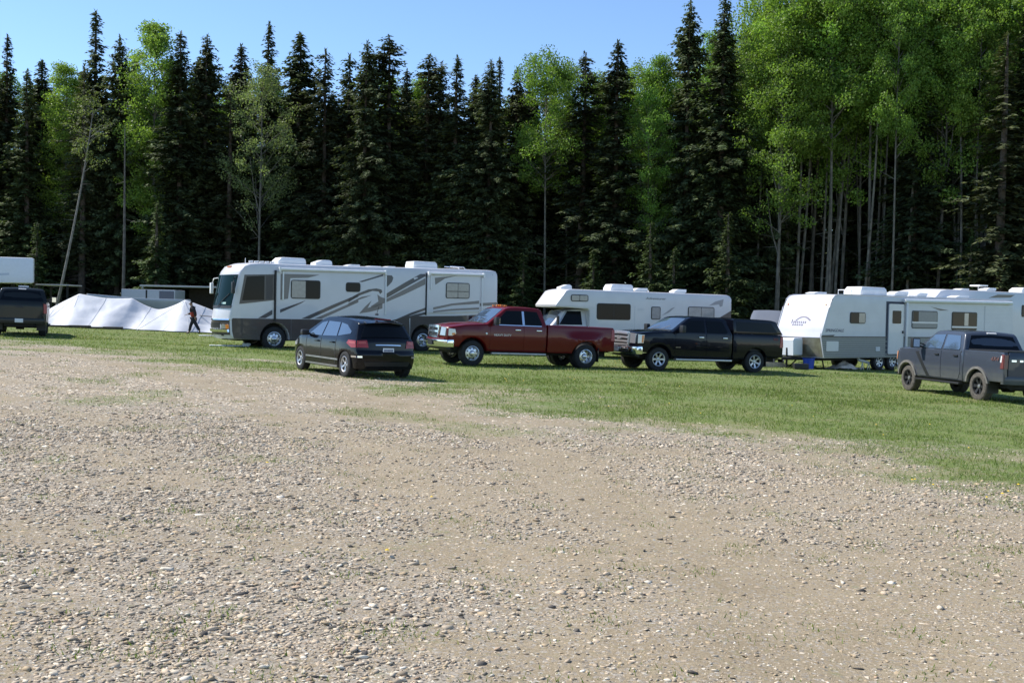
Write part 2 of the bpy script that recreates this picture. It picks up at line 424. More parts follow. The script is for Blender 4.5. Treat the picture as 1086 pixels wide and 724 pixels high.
        MB().box((ra + .12, min(y * .93, y * .93 + sd * .17), zs_ - .09), (xb - .05, max(y * .93, y * .93 + sd * .17), zs_ - .03), 0, .015).build('running_board', s.get('board', M['steel']), root)
        # tail lamp: wraps the rear corner of the box
        tl = MB().bm(panel([(xt - .13, zrail - .45), (xt - .10, zrail - .06), (xt - .01, zrail - .07), (xt + .01, zrail - .45)], sd, D, .012, .02, zs=[zrail - .2]))
        tl.add(*span((xt + .0, zrail - .07), (xt + .012, zrail - .45), .055, .055, D, .014, .01, 2, 2, sd * .94, sd * .94))
        if s.get('tail_white'): tl.bm(panel([(xt - .135, zrail - .28), (xt - .125, zrail - .10), (xt - .075, zrail - .10), (xt - .08, zrail - .28)], sd, D, .016, .01), 1)
        tl.build('tail_light', [s.get('tail', M['red_lens']), M['white_lens']], root)
        # mud flap
        MB().box((wb + ra * .92, min(sd * .62 * W, sd * (.97 * W + fl)), .24), (wb + ra * .92 + .012, max(sd * .62 * W, sd * (.97 * W + fl)), .72)).build('mud_flap', M['black'], root)
    # underbody
    ch = MB().box((xn + .25, -W * .55, .40), (xt - .1, W * .55, .64)).tube([(0, -W * .85, Rw), (0, W * .85, Rw)], .07, 10).tube([(wb, -W * .85, Rw), (wb, W * .85, Rw)], .08, 10)
    ch.lathe([(-.16, .02), (-.15, .15), (.15, .15), (.16, .02)], (wb, 0, Rw), 14).tube([(wb - .5, W * .55, .42), (xt, W * .6, .45)], .035, 8)
    for cx, r_ in ((0, ra), (wb, ra)):   # inner wheel housings
        for sd in (-1, 1): ch.box((cx - r_ * .98, min(sd * W * .55, sd * W * .62), .5), (cx + r_ * .98, max(sd * W * .55, sd * W * .62), Rw + r_))
    ch.build('chassis', M['dark'], root)
    # front: grille, lamps, bumper
    s['front'](root, s, D)
    # rear bumper and plate
    bm_ = MB().bm(shell([(xt - .02, zs_ + .05), (xt - .02, zs_ + .27), (xt + .11, zs_ + .27), (xt + .13, zs_ + .2), (xt + .11, zs_ + .05)], lambda x, t, z: (x - .12 * t ** 4, t * (W - .03), z), ys=frange(-.95, 1, .2), bev=.015))
    rb = bm_.build('rear_bumper', s.get('rbumper', M['chrome']), root)
    pl = MB().box((xt + .115, -.15, zs_ + .09), (xt + .135, .15, zs_ + .24), 0, .004).build('number_plate', M['plate'], rb)
    # wheels
    tr = s.get('track', W - .17)
    st, sp, ty = s['wheel']
    wf_ = wheel(root, 0, -tr, Rw, Rw, .27, st, -1, ty, spokes=sp)
    wheel_copy(wf_, root, 0, tr, Rw, True)
    if fl:
        w2 = wheel(root, wb, -(tr + .17), Rw, Rw, .24, 'truck', -1, ty, spokes=0)
        for y in (tr + .17, ): wheel_copy(w2, root, wb, y, Rw, True)
        for y in (-(tr - .13), tr - .13): wheel_copy(w2, root, wb, y, Rw, y > 0)
    else:
        wheel_copy(wf_, root, wb, -tr, Rw); wheel_copy(wf_, root, wb, tr, Rw, True)
    for f_ in s.get('extra', []): f_(root, s, D)
    return root

def bumper_front(root, s, D, z0, z1, col, fwd=.12, split=True):
    W, xn = s['W'], s['xn']
    Db = lambda x, t, z: (x - .13 * (1 - t * t) + .10 * t ** 6, t * (W - .05), z)
    b = MB().bm(shell([(xn + .1, z0), (xn - fwd + .03, z0), (xn - fwd - .01, (z0 + z1) / 2), (xn - fwd, z1 - .02), (xn - fwd + .05, z1), (xn + .1, z1)], Db, ys=frange(-.95, 1, .15), bev=.015))
    for sd in (-1, 1):    # wrap back along the corner
        y = sd * (W - .05)
        b.bm(shell([(xn + .1, z0 + .02), (xn + .1, z1), (xn + .42, z1 - .02), (xn + .36, z0 + .06)], lambda x, t, z: (x, y * (.94 + .06 * float(sstep(x, xn, xn + .4))) + sd * (t - 1) * .03, z), bev=.01))
    o = b.build('front_bumper', col, root)
    k = MB().bm(shell([(xn + .1, z0 - .10), (xn - fwd + .08, z0 - .08), (xn - fwd + .03, z0 - .004), (xn + .1, z0 - .004)], Db, -.9, .9, ys=frange(-.9, .9, .2), bev=.01)); k.build('valance', M['black'], o)
    return o

def front_ram(root, s, D):
    xn, zh, W = s['xn'], s['hood'], s['W']
    z0, z1 = zh - .37, zh - .055
    g = MB().add(*span((xn - .02, z0), (xn + .0, z1), .42, .50, D, .03, .02, 8, 2)).build('grille', M['black'], root)
    c = MB()
    for (p, q, a, b_, c0, c1) in ((z0 - .03, z0 + .03, .44, .44, 0, 0), (z1 - .045, z1 + .03, .52, .53, 0, 0), ((z0 + z1) / 2 - .022, (z0 + z1) / 2 + .022, .46, .46, 0, 0)):
        c.add(*span((xn - .02, p), (xn - .015, q), a, b_, D, .05, .01, 8, 1))
    for cc in (-.47, 0, .47): c.add(*span((xn - .02, z0), (xn + .0, z1), .035, .03, D, .052, .01, 2, 2, cc * .9, cc * 1.04))
    c.build('grille_surround', M['chrome'], g)
    for sd in (-1, 1):
        h = MB().add(*span((xn - .012, z0 + .06), (xn + .01, z1), .17, .15, D, .025, .03, 4, 3, sd * .74, sd * .76))
        h.bm(panel([(xn + .02, z0 + .07), (xn + .03, z1 - .01), (xn + .22, z1 - .03), (xn + .25, z0 + .14), (xn + .14, z0 + .07)], sd, D, .015, .03, xs=[xn + .1, xn + .18]))
        hl = h.build('headlight', M['lens'], root)
        a = MB().bm(panel([(xn + .12, z0 + .085), (xn + .13, z0 + .16), (xn + .23, z0 + .17), (xn + .22, z0 + .11)], sd, D, .02, .02)).build('indicator', M['amber'], hl)
    # painted panel under the grille then chrome bumper
    MB().add(*span((xn - .04, z0 - .17), (xn - .03, z0 - .035), .93, .95, D, .05, .04, 10, 1)).build('lower_panel', s['paint'], root)
    b = bumper_front(root, s, D, .60, .84, M['chrome'])
    MB().add(*span((xn - .14, .64), (xn - .14, .78), .26, .26, D, .02, .01, 4, 1)).build('air_intake', M['black'], b)
    cl = empty  # roof marker lamps
    for k in range(5):
        t = (-.6, -.2, 0, .2, .6)[k]; p = D(s['xw'] + .14, t, s['roof'] - .01)
        MB().box((p[0] - .05, p[1] - .035, p[2] - .005), (p[0] + .05, p[1] + .035, p[2] + .045), 0, .015).build('marker_lamp', M['amber'], root)

def front_ford(root, s, D):
    xn, zh, W = s['xn'], s['hood'], s['W']
    z0, z1 = zh - .42, zh - .04
    g = MB().add(*span((xn - .02, z0), (xn + .0, z1), .58, .60, D, .03, .02, 8, 2)).build('grille', M['black'], root)
    c = MB()
    for i in range(3):
        z = z0 + .06 + i * .125
        c.add(*span((xn - .025, z), (xn - .02, z + .065), .56, .56, D, .055, .01, 8, 1))
    for p, q in ((z0 - .03, z0 + .015), (z1 - .02, z1 + .03)): c.add(*span((xn - .02, p), (xn - .015, q), .60, .60, D, .045, .01, 8, 1))
    for sd in (-1, 1): c.add(*span((xn - .02, z0), (xn + .0, z1), .03, .03, D, .05, .01, 2, 2, sd * .58, sd * .59))
    c.add(*span((xn - .025, (z0 + z1) / 2 - .05), (xn - .02, (z0 + z1) / 2 + .05), .13, .13, D, .065, .01, 4, 1))
    c.build('grille_bars', mat('satin_chrome', (.7, .7, .72), .32, .8), g)
    for sd in (-1, 1):
        h = MB().add(*span((xn - .012, z0 + .05), (xn + .01, z1), .16, .16, D, .025, .03, 4, 3, sd * .79, sd * .79))
        h.bm(panel([(xn + .02, z0 + .06), (xn + .03, z1 - .01), (xn + .24, z1 - .03), (xn + .2, z0 + .07)], sd, D, .015, .03, xs=[xn + .1, xn + .18]))
        hl = h.build('headlight', M['lens'], root)
        MB().bm(panel([(xn + .14, z0 + .085), (xn + .15, z1 - .04), (xn + .23, z1 - .05), (xn + .19, z0 + .09)], sd, D, .02, .02)).build('indicator', M['amber'], hl)
    b = bumper_front(root, s, D, .56, .83, M['chrome'])
    f_ = MB()
    f_.add(*span((xn - .13, .60), (xn - .13, .70), .50, .50, D, .03, .01, 6, 1)); 
    f_.build('air_intake', M['black'], b)
    MB().box((xn - .30, -.15, .63), (xn - .275, .15, .78), 0, .004).build('number_plate', M['plate'], b)
    for sd in (-1, 1):
        MB().add(*span((xn - .13, .62), (xn - .13, .73), .075, .075, D, .035, .02, 3, 1, sd * .72, sd * .72)).build('fog_lamp', M['black'], b)

def paint(name, col, metal=.0, dirt=.5, z1=.95, rough=.28, coat=.5): return mat(name, col, rough, metal, coat, spec=.12, noise=.02, nscale=3, dirt=(DUST, .3, z1, dirt))

def extra_text(x0, z0, widths, h, m, name='badge', gap=.02):
    def f(root, s, D):
        for sd in (-1, 1):
            t = MB(); x = x0
            for w in widths:
                if w > 0: t.bm(panel([(x, z0), (x, z0 + h), (x + w, z0 + h), (x + w, z0)], sd, D, .014, .005))
                x += abs(w) + gap
            t.build(name, m, root)
    return f

def side_letters(root, D_or_y, text, x, z, size, m, name='lettering', side=-1, parent=None, shear=0., off=.012, extr=.004, width=None):
    """real lettering as a mesh on a flank (y<0 side reads left to right along +x)"""
    c = bpy.data.curves.new(name, 'FONT'); c.body = text; c.size = size; c.extrude = extr; c.shear = shear; c.resolution_u = 2
    o = bpy.data.objects.new(name, c); COL.objects.link(o)
    dg = bpy.context.evaluated_depsgraph_get(); dg.update()
    me = bpy.data.meshes.new_from_object(o.evaluated_get(dg))
    bpy.data.objects.remove(o); bpy.data.curves.remove(c)
    me.name = name; me.materials.clear(); me.materials.append(m)
    xs = [v.co.x for v in me.vertices]; k = (width / (max(xs) - min(xs))) if width else 1
    for v in me.vertices:
        X = x + v.co.x * k; Z = z + v.co.y
        y = D_or_y(X, side, Z)[1] if callable(D_or_y) else D_or_y
        v.co = (X, y + side * off - v.co.z * -side * 0 + side * v.co.z, Z)
    ob = bpy.data.objects.new(name, me); COL.objects.link(ob); ob.parent = parent or root
    return ob

RED = paint('maroon_paint', (.125, .0035, .005), .0, .06, .75)
BLACK = paint('blue_black_paint', (.004, .005, .010), .0, .05, .7, rough=.2, coat=.4)
GREY = paint('dusty_grey_paint', (.052, .062, .082), .1, .38, 1.0, rough=.28, coat=.7)
GREEN = paint('charcoal_green_paint', (.016, .019, .019), .0, .10, .8, coat=.3)
ram = dict(W=.985, R=.415, wb=4.13, xn=-.86, xc=.48, xw=1.18, xr=2.52, xb=2.68, xt=5.28, sill=.50, belt=1.37, roof=1.98, rail=1.42, hood=1.27, cowl=1.40, xB=1.80, xd=.58, xC=2.60)
ford = dict(W=1.0, R=.405, wb=3.98, xn=-.84, xc=.52, xw=1.22, xr=2.78, xb=2.97, xt=5.13, sill=.48, belt=1.36, roof=1.93, rail=1.40, hood=1.30, cowl=1.40, xB=1.86, xd=.60, xC=2.86)

def topper(root, s, D):
    xb, xt, zr, zt = s['xb'], s['xt'], s['rail'], s['roof']
    Dc = lambda x, t, z: (x, t * (s['W'] - .035 - .05 * (z - zr) / .5 - .02 * float(sstep(x, xt - .4, xt))), z + .03 * (1 - t * t))
    c = MB().bm(shell([(xb + .04, zr + .005), (xb + .02, zt - .04), (xb + .12, zt + .0), (xt - .50, zt - .01), (xt - .30, zt - .05), (xt + .02, zr + .03), (xt + .02, zr + .005)], Dc, ys=[-.6, 0, .6], zs=[zr + .2], bev=.05, seg=3)).build('cargo_cap', s['paint'], root)
    for sd in (-1, 1):
        MB().bm(panel([(xb + .16, zr + .08), (xb + .16, zt - .10), (xt - .52, zt - .11), (xt - .22, zr + .08)], sd, Dc, .008, .01)).build('cap_window', M['glass'], c)
    MB().add(*span((xt - .32, zt - .10), (xt - .03, zr + .10), .8, .82, Dc, .01, .01)).build('cap_rear_window', M['glass'], c)
    # hitch receiver
    MB().box((xt + .08, -.04, .46), (xt + .3, .04, .54)).build('tow_hitch', M['dark'], root)
def red_extra(root, s, D):
    side_letters(root, D, 'HEAVY DUTY', .72, 1.01, .10, M['alloy'], 'door_badge', width=.62)
    for sd in (-1, 1): MB().lathe([(0, .001), (.01, .03), (.0, .035)], (.46, D(.46, sd, 1.08)[1] - (.01 if sd < 0 else -.0), 1.08), 12).build('fender_badge', M['chrome'], root)
def black_extra(root, s, D):
    topper(root, s, D)
    MB().bm(panel([(.62, .83), (.62, .86), (.82, .86), (.82, .83)], -1, D, .014, .005)).build('door_badge', M['chrome'], root)
    MB().bm(panel([(4.72, 1.20), (4.72, 1.29), (4.92, 1.29), (4.92, 1.20)], -1, D, .005, .005)).build('decal', mat('dull_red_decal', (.10, .012, .012), .5), root)
def grey_extra(root, s, D):
    dk = mat('dark_slash_decal', (.012, .013, .015), .5)
    MB().bm(panel([(.44, 1.26), (.62, 1.26), (1.30, .52), (1.12, .52)], -1, D, .017, .005, zs=[.7, .95, 1.1])).build('slash_decal', dk, root)
    side_letters(root, D, '4X4', 4.28, 1.15, .16, mat('faded_red_decal', (.15, .07, .06), .6), 'bed_decal', shear=.2, width=.36)
    MB().add(*span((s['xb'] + .05, s['rail'] + .02), (s['xt'] - .03, s['rail'] + .015), .88, .88, D, .02, .02, 6, 2)).build('bed_cover', M['black'], root)
    MB().lathe([(-.5, .02), (-.48, .17), (.48, .17), (.5, .02)], (s['xt'] - .35, 0, .52), 16).build('spare_tyre', M['rubber'], root)

red = pickup(dict(ram, name='pickup_truck', label='maroon crew cab pickup with dual rear wheels and amber roof lamps', paint=RED, dually=.17, wheel=('truck', 8, 'rubber'), front=front_ram, chrome_belt=True, tum=.30, mirror_mat=M['black'], rbumper=M['chrome'], board=M['steel'], extra=[red_extra]))
place(red, -1.28 - .41, 35.3 + .87, 25)
blk = pickup(dict(ford, name='pickup_truck', label='black pickup with chrome grille and a matching black cap over its bed', paint=BLACK, cap=True, wheel=('alloy', 6, 'rubber'), front=front_ford, board=M['alloy'], extra=[black_extra]))
place(blk, 5.12 - .41, 37.7 + .87, 24.5); blk.scale = (1.03, 1.0, 1.0)
gry = pickup(dict(ford, wb=3.68, xt=4.86, name='pickup_truck', label='dusty grey pickup with black wheels parked in front of the travel trailer door', paint=GREY, wheel=('black', 6, 'rubber_dusty'), front=front_ford, flare=mat('dusty_flare', (.16, .15, .135), .8, noise=.2), white_brake=True, tail_white=True, handle=M['black'], rbumper=GREY, board=M['black'], tg_text=[(-.72, .07), (-.5, .05)], side_glass=M['clear'], tail=mat('smoky_tail_lens', (.16, .045, .04), .3, coat=.4), mirror=(.2, .30), extra=[grey_extra]))
place(gry, 12.42 + .98 , 34.4 - .17, -80)
lpk = pickup(dict(ford, wb=3.68, xt=4.86, name='pickup_truck', label='dark charcoal pickup seen tail on, cut by the photo edge beside the white tarp', paint=GREEN, wheel=('alloy', 6, 'rubber'), front=front_ford, white_brake=True, handle=M['black'], rbumper=GREEN, board=M['black']))
place(lpk, -21.35, 47.4, -68)
# roof bar lamp strip on the charcoal pickup
MB().box((1.55, -.2, 1.975), (1.7, .2, 2.04), 0, .01).build('roof_lamp_bar', M['white_lens'], lpk)

# ---- small black hatchback seen from behind
def hatch(name, label, cat, pnt, sc=1.0, open_gate=False, zr=1.6, detail=True):
    root = empty(name); tag(root, label, cat)
    Rw, wb, W = .325, 2.78, .885
    k = zr / 1.6
    def wf(x, z):
        w = W - .03 * abs((z - .6) / .4) ** 2
        if z > .98: w = W - .03 * .95 ** 2 - (z - .98) * .44
        if x < .1: w -= .22 * ((.1 - x) / .95) ** 2
        if x > 2.5: w -= .11 * ((x - 2.5) / .95) ** 2
        return w
    def D(x, t, z):
        q = 1 - t * t; b = .20 * float(sstep(.5 - x, 0, 1.2)) if x < .5 else -.16 * float(sstep(x, 2.6, 3.3))
        return (x - b * q, t * wf(x, z), z * k + (.05 if z > 1.3 else .03 if z > .8 else 0) * q)
    ra = Rw * 1.15
    P = [(-.60, .22), (-.68, .40), (-.68, .62), (-.58, .78), (-.1, .97), (.12, 1.02), (.98, 1.47), (1.2, 1.53), (1.7, 1.555), (2.2, 1.54), (2.7, 1.49), (3.0, 1.43), (3.08, 1.40), (3.07, 1.37),
         (3.24, 1.04), (3.29, .98), (3.31, .72), (3.36, .66), (3.36, .45), (3.28, .25)]
    P += arch(wb, Rw, ra, .22, .25) + arch(0, Rw, ra, .22, .22)
    b = MB().bm(shell(P, D, xs=frange(-.5, 3.4, .3) + [3.1, 3.2], zs=[.4, .6, .75, .9, .98, 1.15, 1.3, 1.42], ys=frange(-.8, .9, .2), bev=.06, seg=3), 0)
    for x in (.42, 1.35, 2.25):
        pl = [(x - .009, .32), (x + .009, .32), (x + .009, .97), (x - .009, .97)]
        for sd in (-1, 1): b.bm(panel(pl, sd, D, .004, .01, zs=[.5, .7, .9]), 1)
    b.build('body', [pnt, M['seam']], root, 40)
    MB().add(*span((.20, 1.055), (.93, 1.45), .86, .83, D, .01, .02, 10, 3)).build('windscreen', M['clear'], root)
    if not open_gate:
        MB().add(*span((3.088, 1.36), (3.245, 1.05), .80, .88, D, .012, .02, 10, 3)).build('rear_window', M['glass'], root)
    if not open_gate:
        hg = MB().add(*span((3.305, .86), (3.31, .835), .44, .44, D, .018, .01, 8, 1)).build('hatch_trim', M['chrome'], root)
        pl = MB().add(*span((3.303, .80), (3.31, .68), .19, .19, D, .016, .01, 2, 1)).build('number_plate', M['plate'], root)
        ink = MB()
        for i, w in enumerate((.022, .022, .016, .022, .022, .02, .02)):
            c = -.135 + i * .045; ink.add(*span((3.304, .77), (3.309, .705), w * .75, w * .75, D, .0185, .001, 1, 1, c, c))
        ink.build('plate_characters', mat('plate_ink', (.12, .14, .22), .6), pl)
        MB().bm(shell([(2.98, 1.455), (3.0, 1.425), (3.17, 1.395), (3.17, 1.41)], D, -.82, .82, ys=frange(-.7, .8, .2), bev=.006)).build('spoiler', pnt, root)
        MB().tube([(2.75, 0, 1.6), (2.86, 0, 1.80)], .007, 6).box((2.70, -.03, 1.57), (2.80, .03, 1.61), 0, .01).build('antenna', M['black'], root)
        MB().tube([(3.10, -.22, 1.47), (3.10, .22, 1.47)], .012, 6).build('brake_light', M['red_lens'], root)
        MB().add(*span((3.362, .44), (3.33, .33), .80, .75, D, .012, .02, 8, 1)).build('bumper_insert', M['black'], root)
    for sd in (-1, 1):
        tl = MB().bm(panel([(2.86, .90), (2.93, .985), (3.25, .975), (3.29, .80), (3.10, .79)], sd, D, .012, .02, xs=[3.0, 3.1, 3.2], zs=[.9]))
        tl.add(*span((3.283, .975), (3.308, .80), .14, .17, D, .014, .02, 5, 2, sd * .85, sd * .82))
        tl = tl.build('tail_light', M['red_lens'], root)
        MB().bm(panel([(2.97, .90), (2.98, .945), (3.23, .94), (3.25, .89)], sd, D, .016, .01, xs=[3.1, 3.2])).add(*span((3.29, .945), (3.297, .89), .10, .12, D, .018, .01, 3, 1, sd * .86, sd * .84)).build('lamp_strip', mat('pale_red_lens', (.45, .07, .05), .25, coat=.3), tl)
        MB().bm(panel([(3.12, .54), (3.12, .585), (3.32, .585), (3.34, .54)], sd, D, .014, .02, xs=[3.2, 3.28])).add(*span((3.36, .585), (3.362, .54), .07, .07, D, .014, .01, 2, 1, sd * .93, sd * .93)).build('bumper_reflector', M['chrome'], root)
        for poly in ([(.50, 1.03), (1.02, 1.38), (1.32, 1.425), (1.32, 1.03)], [(1.39, 1.03), (1.39, 1.43), (2.10, 1.415), (2.22, 1.05)], [(2.29, 1.06), (2.18, 1.41), (2.55, 1.365), (2.90, 1.20), (2.90, 1.14)]):
            MB().bm(panel(poly, sd, D, .010, .02, zs=[1.15, 1.3], xs=[2.5, 2.7])).build('side_window', M['clear'], root)
        for x in (1.12, 2.05):
            y = D(x, sd, .88)[1]; MB().box((x - .10, min(y, y + sd * .045), .88 * k - .02), (x + .10, max(y, y + sd * .045), .88 * k + .02), 0, .012).build('handle', pnt, root)
        MB().bm(panel([(.45, .42), (.45, .46), (2.42, .46), (2.42, .42)], sd, D, .016, .01)).build('side_moulding', M['steel'], root)
        MB().bm(panel([(.40, .235), (.40, .275), (2.38, .275), (2.38, .235)], sd, D, .016, .01)).build('sill_trim', M['steel'], root)
        y = D(.55, sd, 1.02)[1]
        MB().box((.46, min(y + sd * .03, y + sd * .24), 1.0 * k), (.60, max(y + sd * .03, y + sd * .24), 1.0 * k + .15), 0, .04).tube([(.55, y, 1.04 * k), (.53, y + sd * .08, 1.06 * k)], .03, 8).build('mirror', M['black'], root)
        MB().bm(panel([(-.50, .68), (-.44, .80), (-.15, .86), (-.2, .72)], sd, D, .012, .02, xs=[-.35])).build('headlight', M['lens'], root)
    ch = MB().box((-.4, -.6, .17), (3.1, .6, .35)).tube([(0, -.7, Rw), (0, .7, Rw)], .05).tube([(wb, -.7, Rw), (wb, .7, Rw)], .05)
    for cx in (0, wb):
        for sd in (-1, 1): ch.box((cx - ra, min(sd * .5, sd * .58), .25), (cx + ra, max(sd * .5, sd * .58), Rw + ra))
    ch.build('chassis', M['dark'], root)
    w = wheel(root, 0, -(W - .12), Rw, Rw, .21, 'alloy', -1, 'rubber', spokes=5)
    wheel_copy(w, root, 0, W - .12, Rw, True); wheel_copy(w, root, wb, -(W - .12), Rw); wheel_copy(w, root, wb, W - .12, Rw, True)
    return root, D, k
hb_, _, _ = hatch('hatchback', 'small black hatchback with its tail to the gravel and a pale plate', 'car', paint('black_car_paint', (.003, .0035, .006), 0, .04, .5, rough=.18, coat=.4), zr=1.53)
place(hb_, -5.02, 29.8, -56)
# pale van behind the black pickup with its tailgate standing open
van, Dv, kv = hatch('minivan', 'pale grey minivan with tailgate swung up, behind the black pickup', 'van', paint('silver_grey_paint', (.19, .20, .22), .2, .2, .6), open_gate=True, zr=1.86)
gm = MB().bm(shell([(2.98, 1.50), (2.98, 1.55), (3.45, 1.83), (3.86, 2.00), (3.90, 1.95), (3.5, 1.78)], lambda x, t, z: (x, t * (.70 - .06 * float(sstep(x, 3.7, 4.1))), z * kv + .03 * (1 - t * t)), ys=[-.6, 0, .6], bev=.015))
gt = gm.build('tailgate', mat('silver_grey_paint'), van)
place(van, 10.0, 45.0, 68)
# ------------------------------------------------------------------ recreational vehicles (they stand levelled on jacks)
def ac_unit(parent, x, y, z, L=.98, w=.7, h=.30, slope=.12, name='air_conditioner', m=None):
    D = lambda x_, t, z_: (x + x_, y + t * w / 2 * (1 - .12 * float(sstep(z_, h * .5, h))), z + z_)
    P = [(0, 0), (.02, h * .55), (slope, h * .97), (slope + .1, h), (L - .1, h * .98), (L - .02, h * .8), (L, 0)]
    o = MB().bm(shell(P, D, ys=[-.4, .4], zs=[h * .5, h * .8], bev=.10, seg=3)).build(name, m or M['roofwhite'], parent, 40)
    g = MB()
    for i in range(5): g.box((x + L - .005 - .0, y - w * .36 + i * w * .15, z + h * .2), (x + L + .008, y - w * .36 + i * w * .15 + .05, z + h * .55))
    g.build('louvre', M['swoosh'], o)
    return o
def roof_vent(parent, x, y, z, L=.5, h=.18, lift=.0):
    o = MB().box((x, y - .22, z - .02), (x + L, y + .22, z + h * .5), 0, .03)
    o.bm(shell([(x - .02, z + h * .4), (x - .02, z + h * .6), (x + L * .3, z + h), (x + L + .02, z + h), (x + L + .02, z + h * .4)], lambda X, t, Z: (X, y + t * .25, Z), bev=.08))
    return o.build('roof_vent', M['roofwhite'], parent)
def rv_window(parent, poly, D, n_panes=2, blinds=True, split=None, side=-1, frame=.035, pane=None):
    xs_ = [p[0] for p in poly]; zs_ = [p[1] for p in poly]; x0, x1, z0, z1 = min(xs_), max(xs_), min(zs_), max(zs_)
    w = MB().bm(panel(rrect(x0, x1, z0, z1, min(.09, (x1 - x0) * .15)), side, D, .022, .03)).build('window', M['black'], parent)
    for i in range(n_panes):
        a = x0 + frame + (x1 - x0 - 2 * frame) * i / n_panes + (.012 if i else 0); b = x0 + frame + (x1 - x0 - 2 * frame) * (i + 1) / n_panes - (.012 if i < n_panes - 1 else 0)
        pm = pane[i] if pane else M['glass']
        MB().bm(panel(rrect(a, b, z0 + frame, z1 - frame, .03), side, D, .026, .002)).build('pane', pm, w)
    return w
blind = mat('blind_behind_glass', (.20, .21, .22), .12, spec=.8, noise=.12, nscale=9)
blind_lt = mat('pale_blind_behind_glass', (.30, .31, .32), .10, spec=.8, noise=.12, nscale=7)
greyscreen = mat('grey_window_shade', (.17, .18, .20), .25, spec=.6, noise=.05)

def motorhome():
    root = empty('motorhome'); tag(root, 'long white and taupe motorhome with swoosh decals and a big raked windscreen', 'motorhome')
    W = 1.26
    def wf(x, z): return W - .05 * float(sstep(z, 3.0, 3.5)) - .25 * float(sstep(-x, .9, 1.95)) ** 2
    def rise(x): return .11 * float(sstep(x, 0, 10))
    def D(x, t, z):
        q = 1 - t * t
        return (x - .26 * q * float(sstep(-x, .4, 1.6)), t * wf(x, z), z + (rise(x) * float(sstep(z, 1.2, 3.3))) + .05 * q * float(sstep(z, 3.2, 3.4)))
    Rw, ra = .50, .60
    P = [(-1.62, .45), (-1.72, .62), (-1.76, .95), (-1.74, 1.30), (-1.66, 1.72), (-1.45, 2.90), (-1.38, 3.08), (-1.24, 3.27), (-1.0, 3.36), (-.6, 3.40), (10.0, 3.42), (10.2, 3.38), (10.27, 3.25), (10.30, .60), (10.2, .50)]
    P += arch(6.6, Rw, ra, .42, .45) + [(5.6, .40), (1.2, .40)] + arch(0, Rw, ra, .42, .42)
    b = MB().bm(shell(P, D, xs=frange(-1.6, 10, .6) + [-1.3, -1.45], zs=[.7, .95, 1.2, 1.6, 2.0, 2.5, 3.0, 3.2], ys=frange(-.9, 1, .2), bev=.05, seg=3)).build('body', M['white'], root, 40)
    # darker skirt all round the lower body (painted band, wraps the nose)
    def skirt(x0, x1): return [(x0, .44), (x0, 1.25), (x1, 1.25 + (.05 if x1 > 3 else 0)), (x1, .44)]
    for sd in (-1, 1):
        k = MB()
        k.bm(panel([(-1.60, .47), (-1.66, .75), (-1.68, 1.2), (-1.64, 1.25), (.66, 1.25)] + [(.66, .42)] + arch(0, Rw, ra + .01, .42, .42, 14) , sd, D, .010, .01, xs=frange(-1.5, .6, .2), zs=[.7, 1.0]))
        k.bm(panel([(.67, .42), (.67, 1.25), (2.9, 1.255), (2.9, .42)], sd, D, .010, .01))
        k.bm(panel([(2.91, .42), (2.91, 1.255), (5.1, 1.27), (5.9, 1.45), (5.94, .45)], sd, D, .010, .01))
        k.bm(panel([(5.95, .45), (5.95, 1.45), (7.0, 1.47), (8.2, 1.50), (9.6, 1.58), (10.26, 1.60), (10.28, .62), (10.2, .52)] + arch(6.6, Rw, ra + .01, .45, .45, 14), sd, D, .010, .01, xs=[8, 9], zs=[.7, 1.0, 1.3]))
        k.build('skirt', M['taupe'], root)
        # storage bay shut lines
        for x in (1.7, 2.9, 4.1, 5.3, 8.0, 9.0): MB().bm(panel([(x - .008, .50), (x + .008, .50), (x + .008, 1.2), (x - .008, 1.2)], sd, D, .013, .005)).build('bay_seam', M['seam'], root) if sd < 0 else None
    # nose
    MB().add(*span((-1.72, .60), (-1.755, 1.21), .99, .99, D, .012, .02, 14, 4)).build('nose_skirt', M['taupe'], root)
    MB().add(*span((-1.755, 1.16), (-1.74, 1.21), 1.0, 1.0, D, .03, .02, 14, 1)).add(*span((-1.73, .72), (-1.755, .82), .97, .97, D, .07, .02, 14, 1)).build('bumper_trim', M['chrome'], root)
    for sd in (-1, 1):
        h = MB().add(*span((-1.745, .84), (-1.76, 1.0), .13, .13, D, .03, .03, 3, 1, sd * .74, sd * .74)).build('headlight', M['lens'], root)
        MB().add(*span((-1.745, .84), (-1.76, 1.0), .07, .07, D, .03, .03, 3, 1, sd * .91, sd * .91)).build('indicator', M['amber'], h)
        MB().add(*span((-1.71, .56), (-1.72, .64), .05, .05, D, .02, .02, 3, 1, sd * .6, sd * .6)).build('fog_lamp', M['black'], root)
    MB().add(*span((-1.74, .86), (-1.757, 1.08), .5, .5, D, .02, .02, 8, 1)).build('grille', M['black'], root)
    MB().add(*span((-1.66, 1.72), (-1.444, 2.93), .95, .96, D, .022, .03, 14, 6)).build('windscreen', mat('coach_windscreen', (.010, .028, .034), .05, spec=.12, ior=1.22), root)
    fr = MB().add(*span((-1.69, 1.63), (-1.66, 1.73), .97, .97, D, .02, .02, 14, 1)).add(*span((-1.66, 1.72), (-1.444, 2.93), .013, .012, D, .03, .01, 1, 5)); fr.build('windscreen_frame', M['black'], root)
    for c in (-.5, .35):
        wp = MB()
        pts = [D(-1.68, c + .25, 1.68), D(-1.63, c + .05, 1.9), D(-1.56, c - .28, 2.2)]
        wp.tube([(p[0] - .05, p[1], p[2]) for p in pts], .014, 6); wp.build('wiper', M['black'], root)
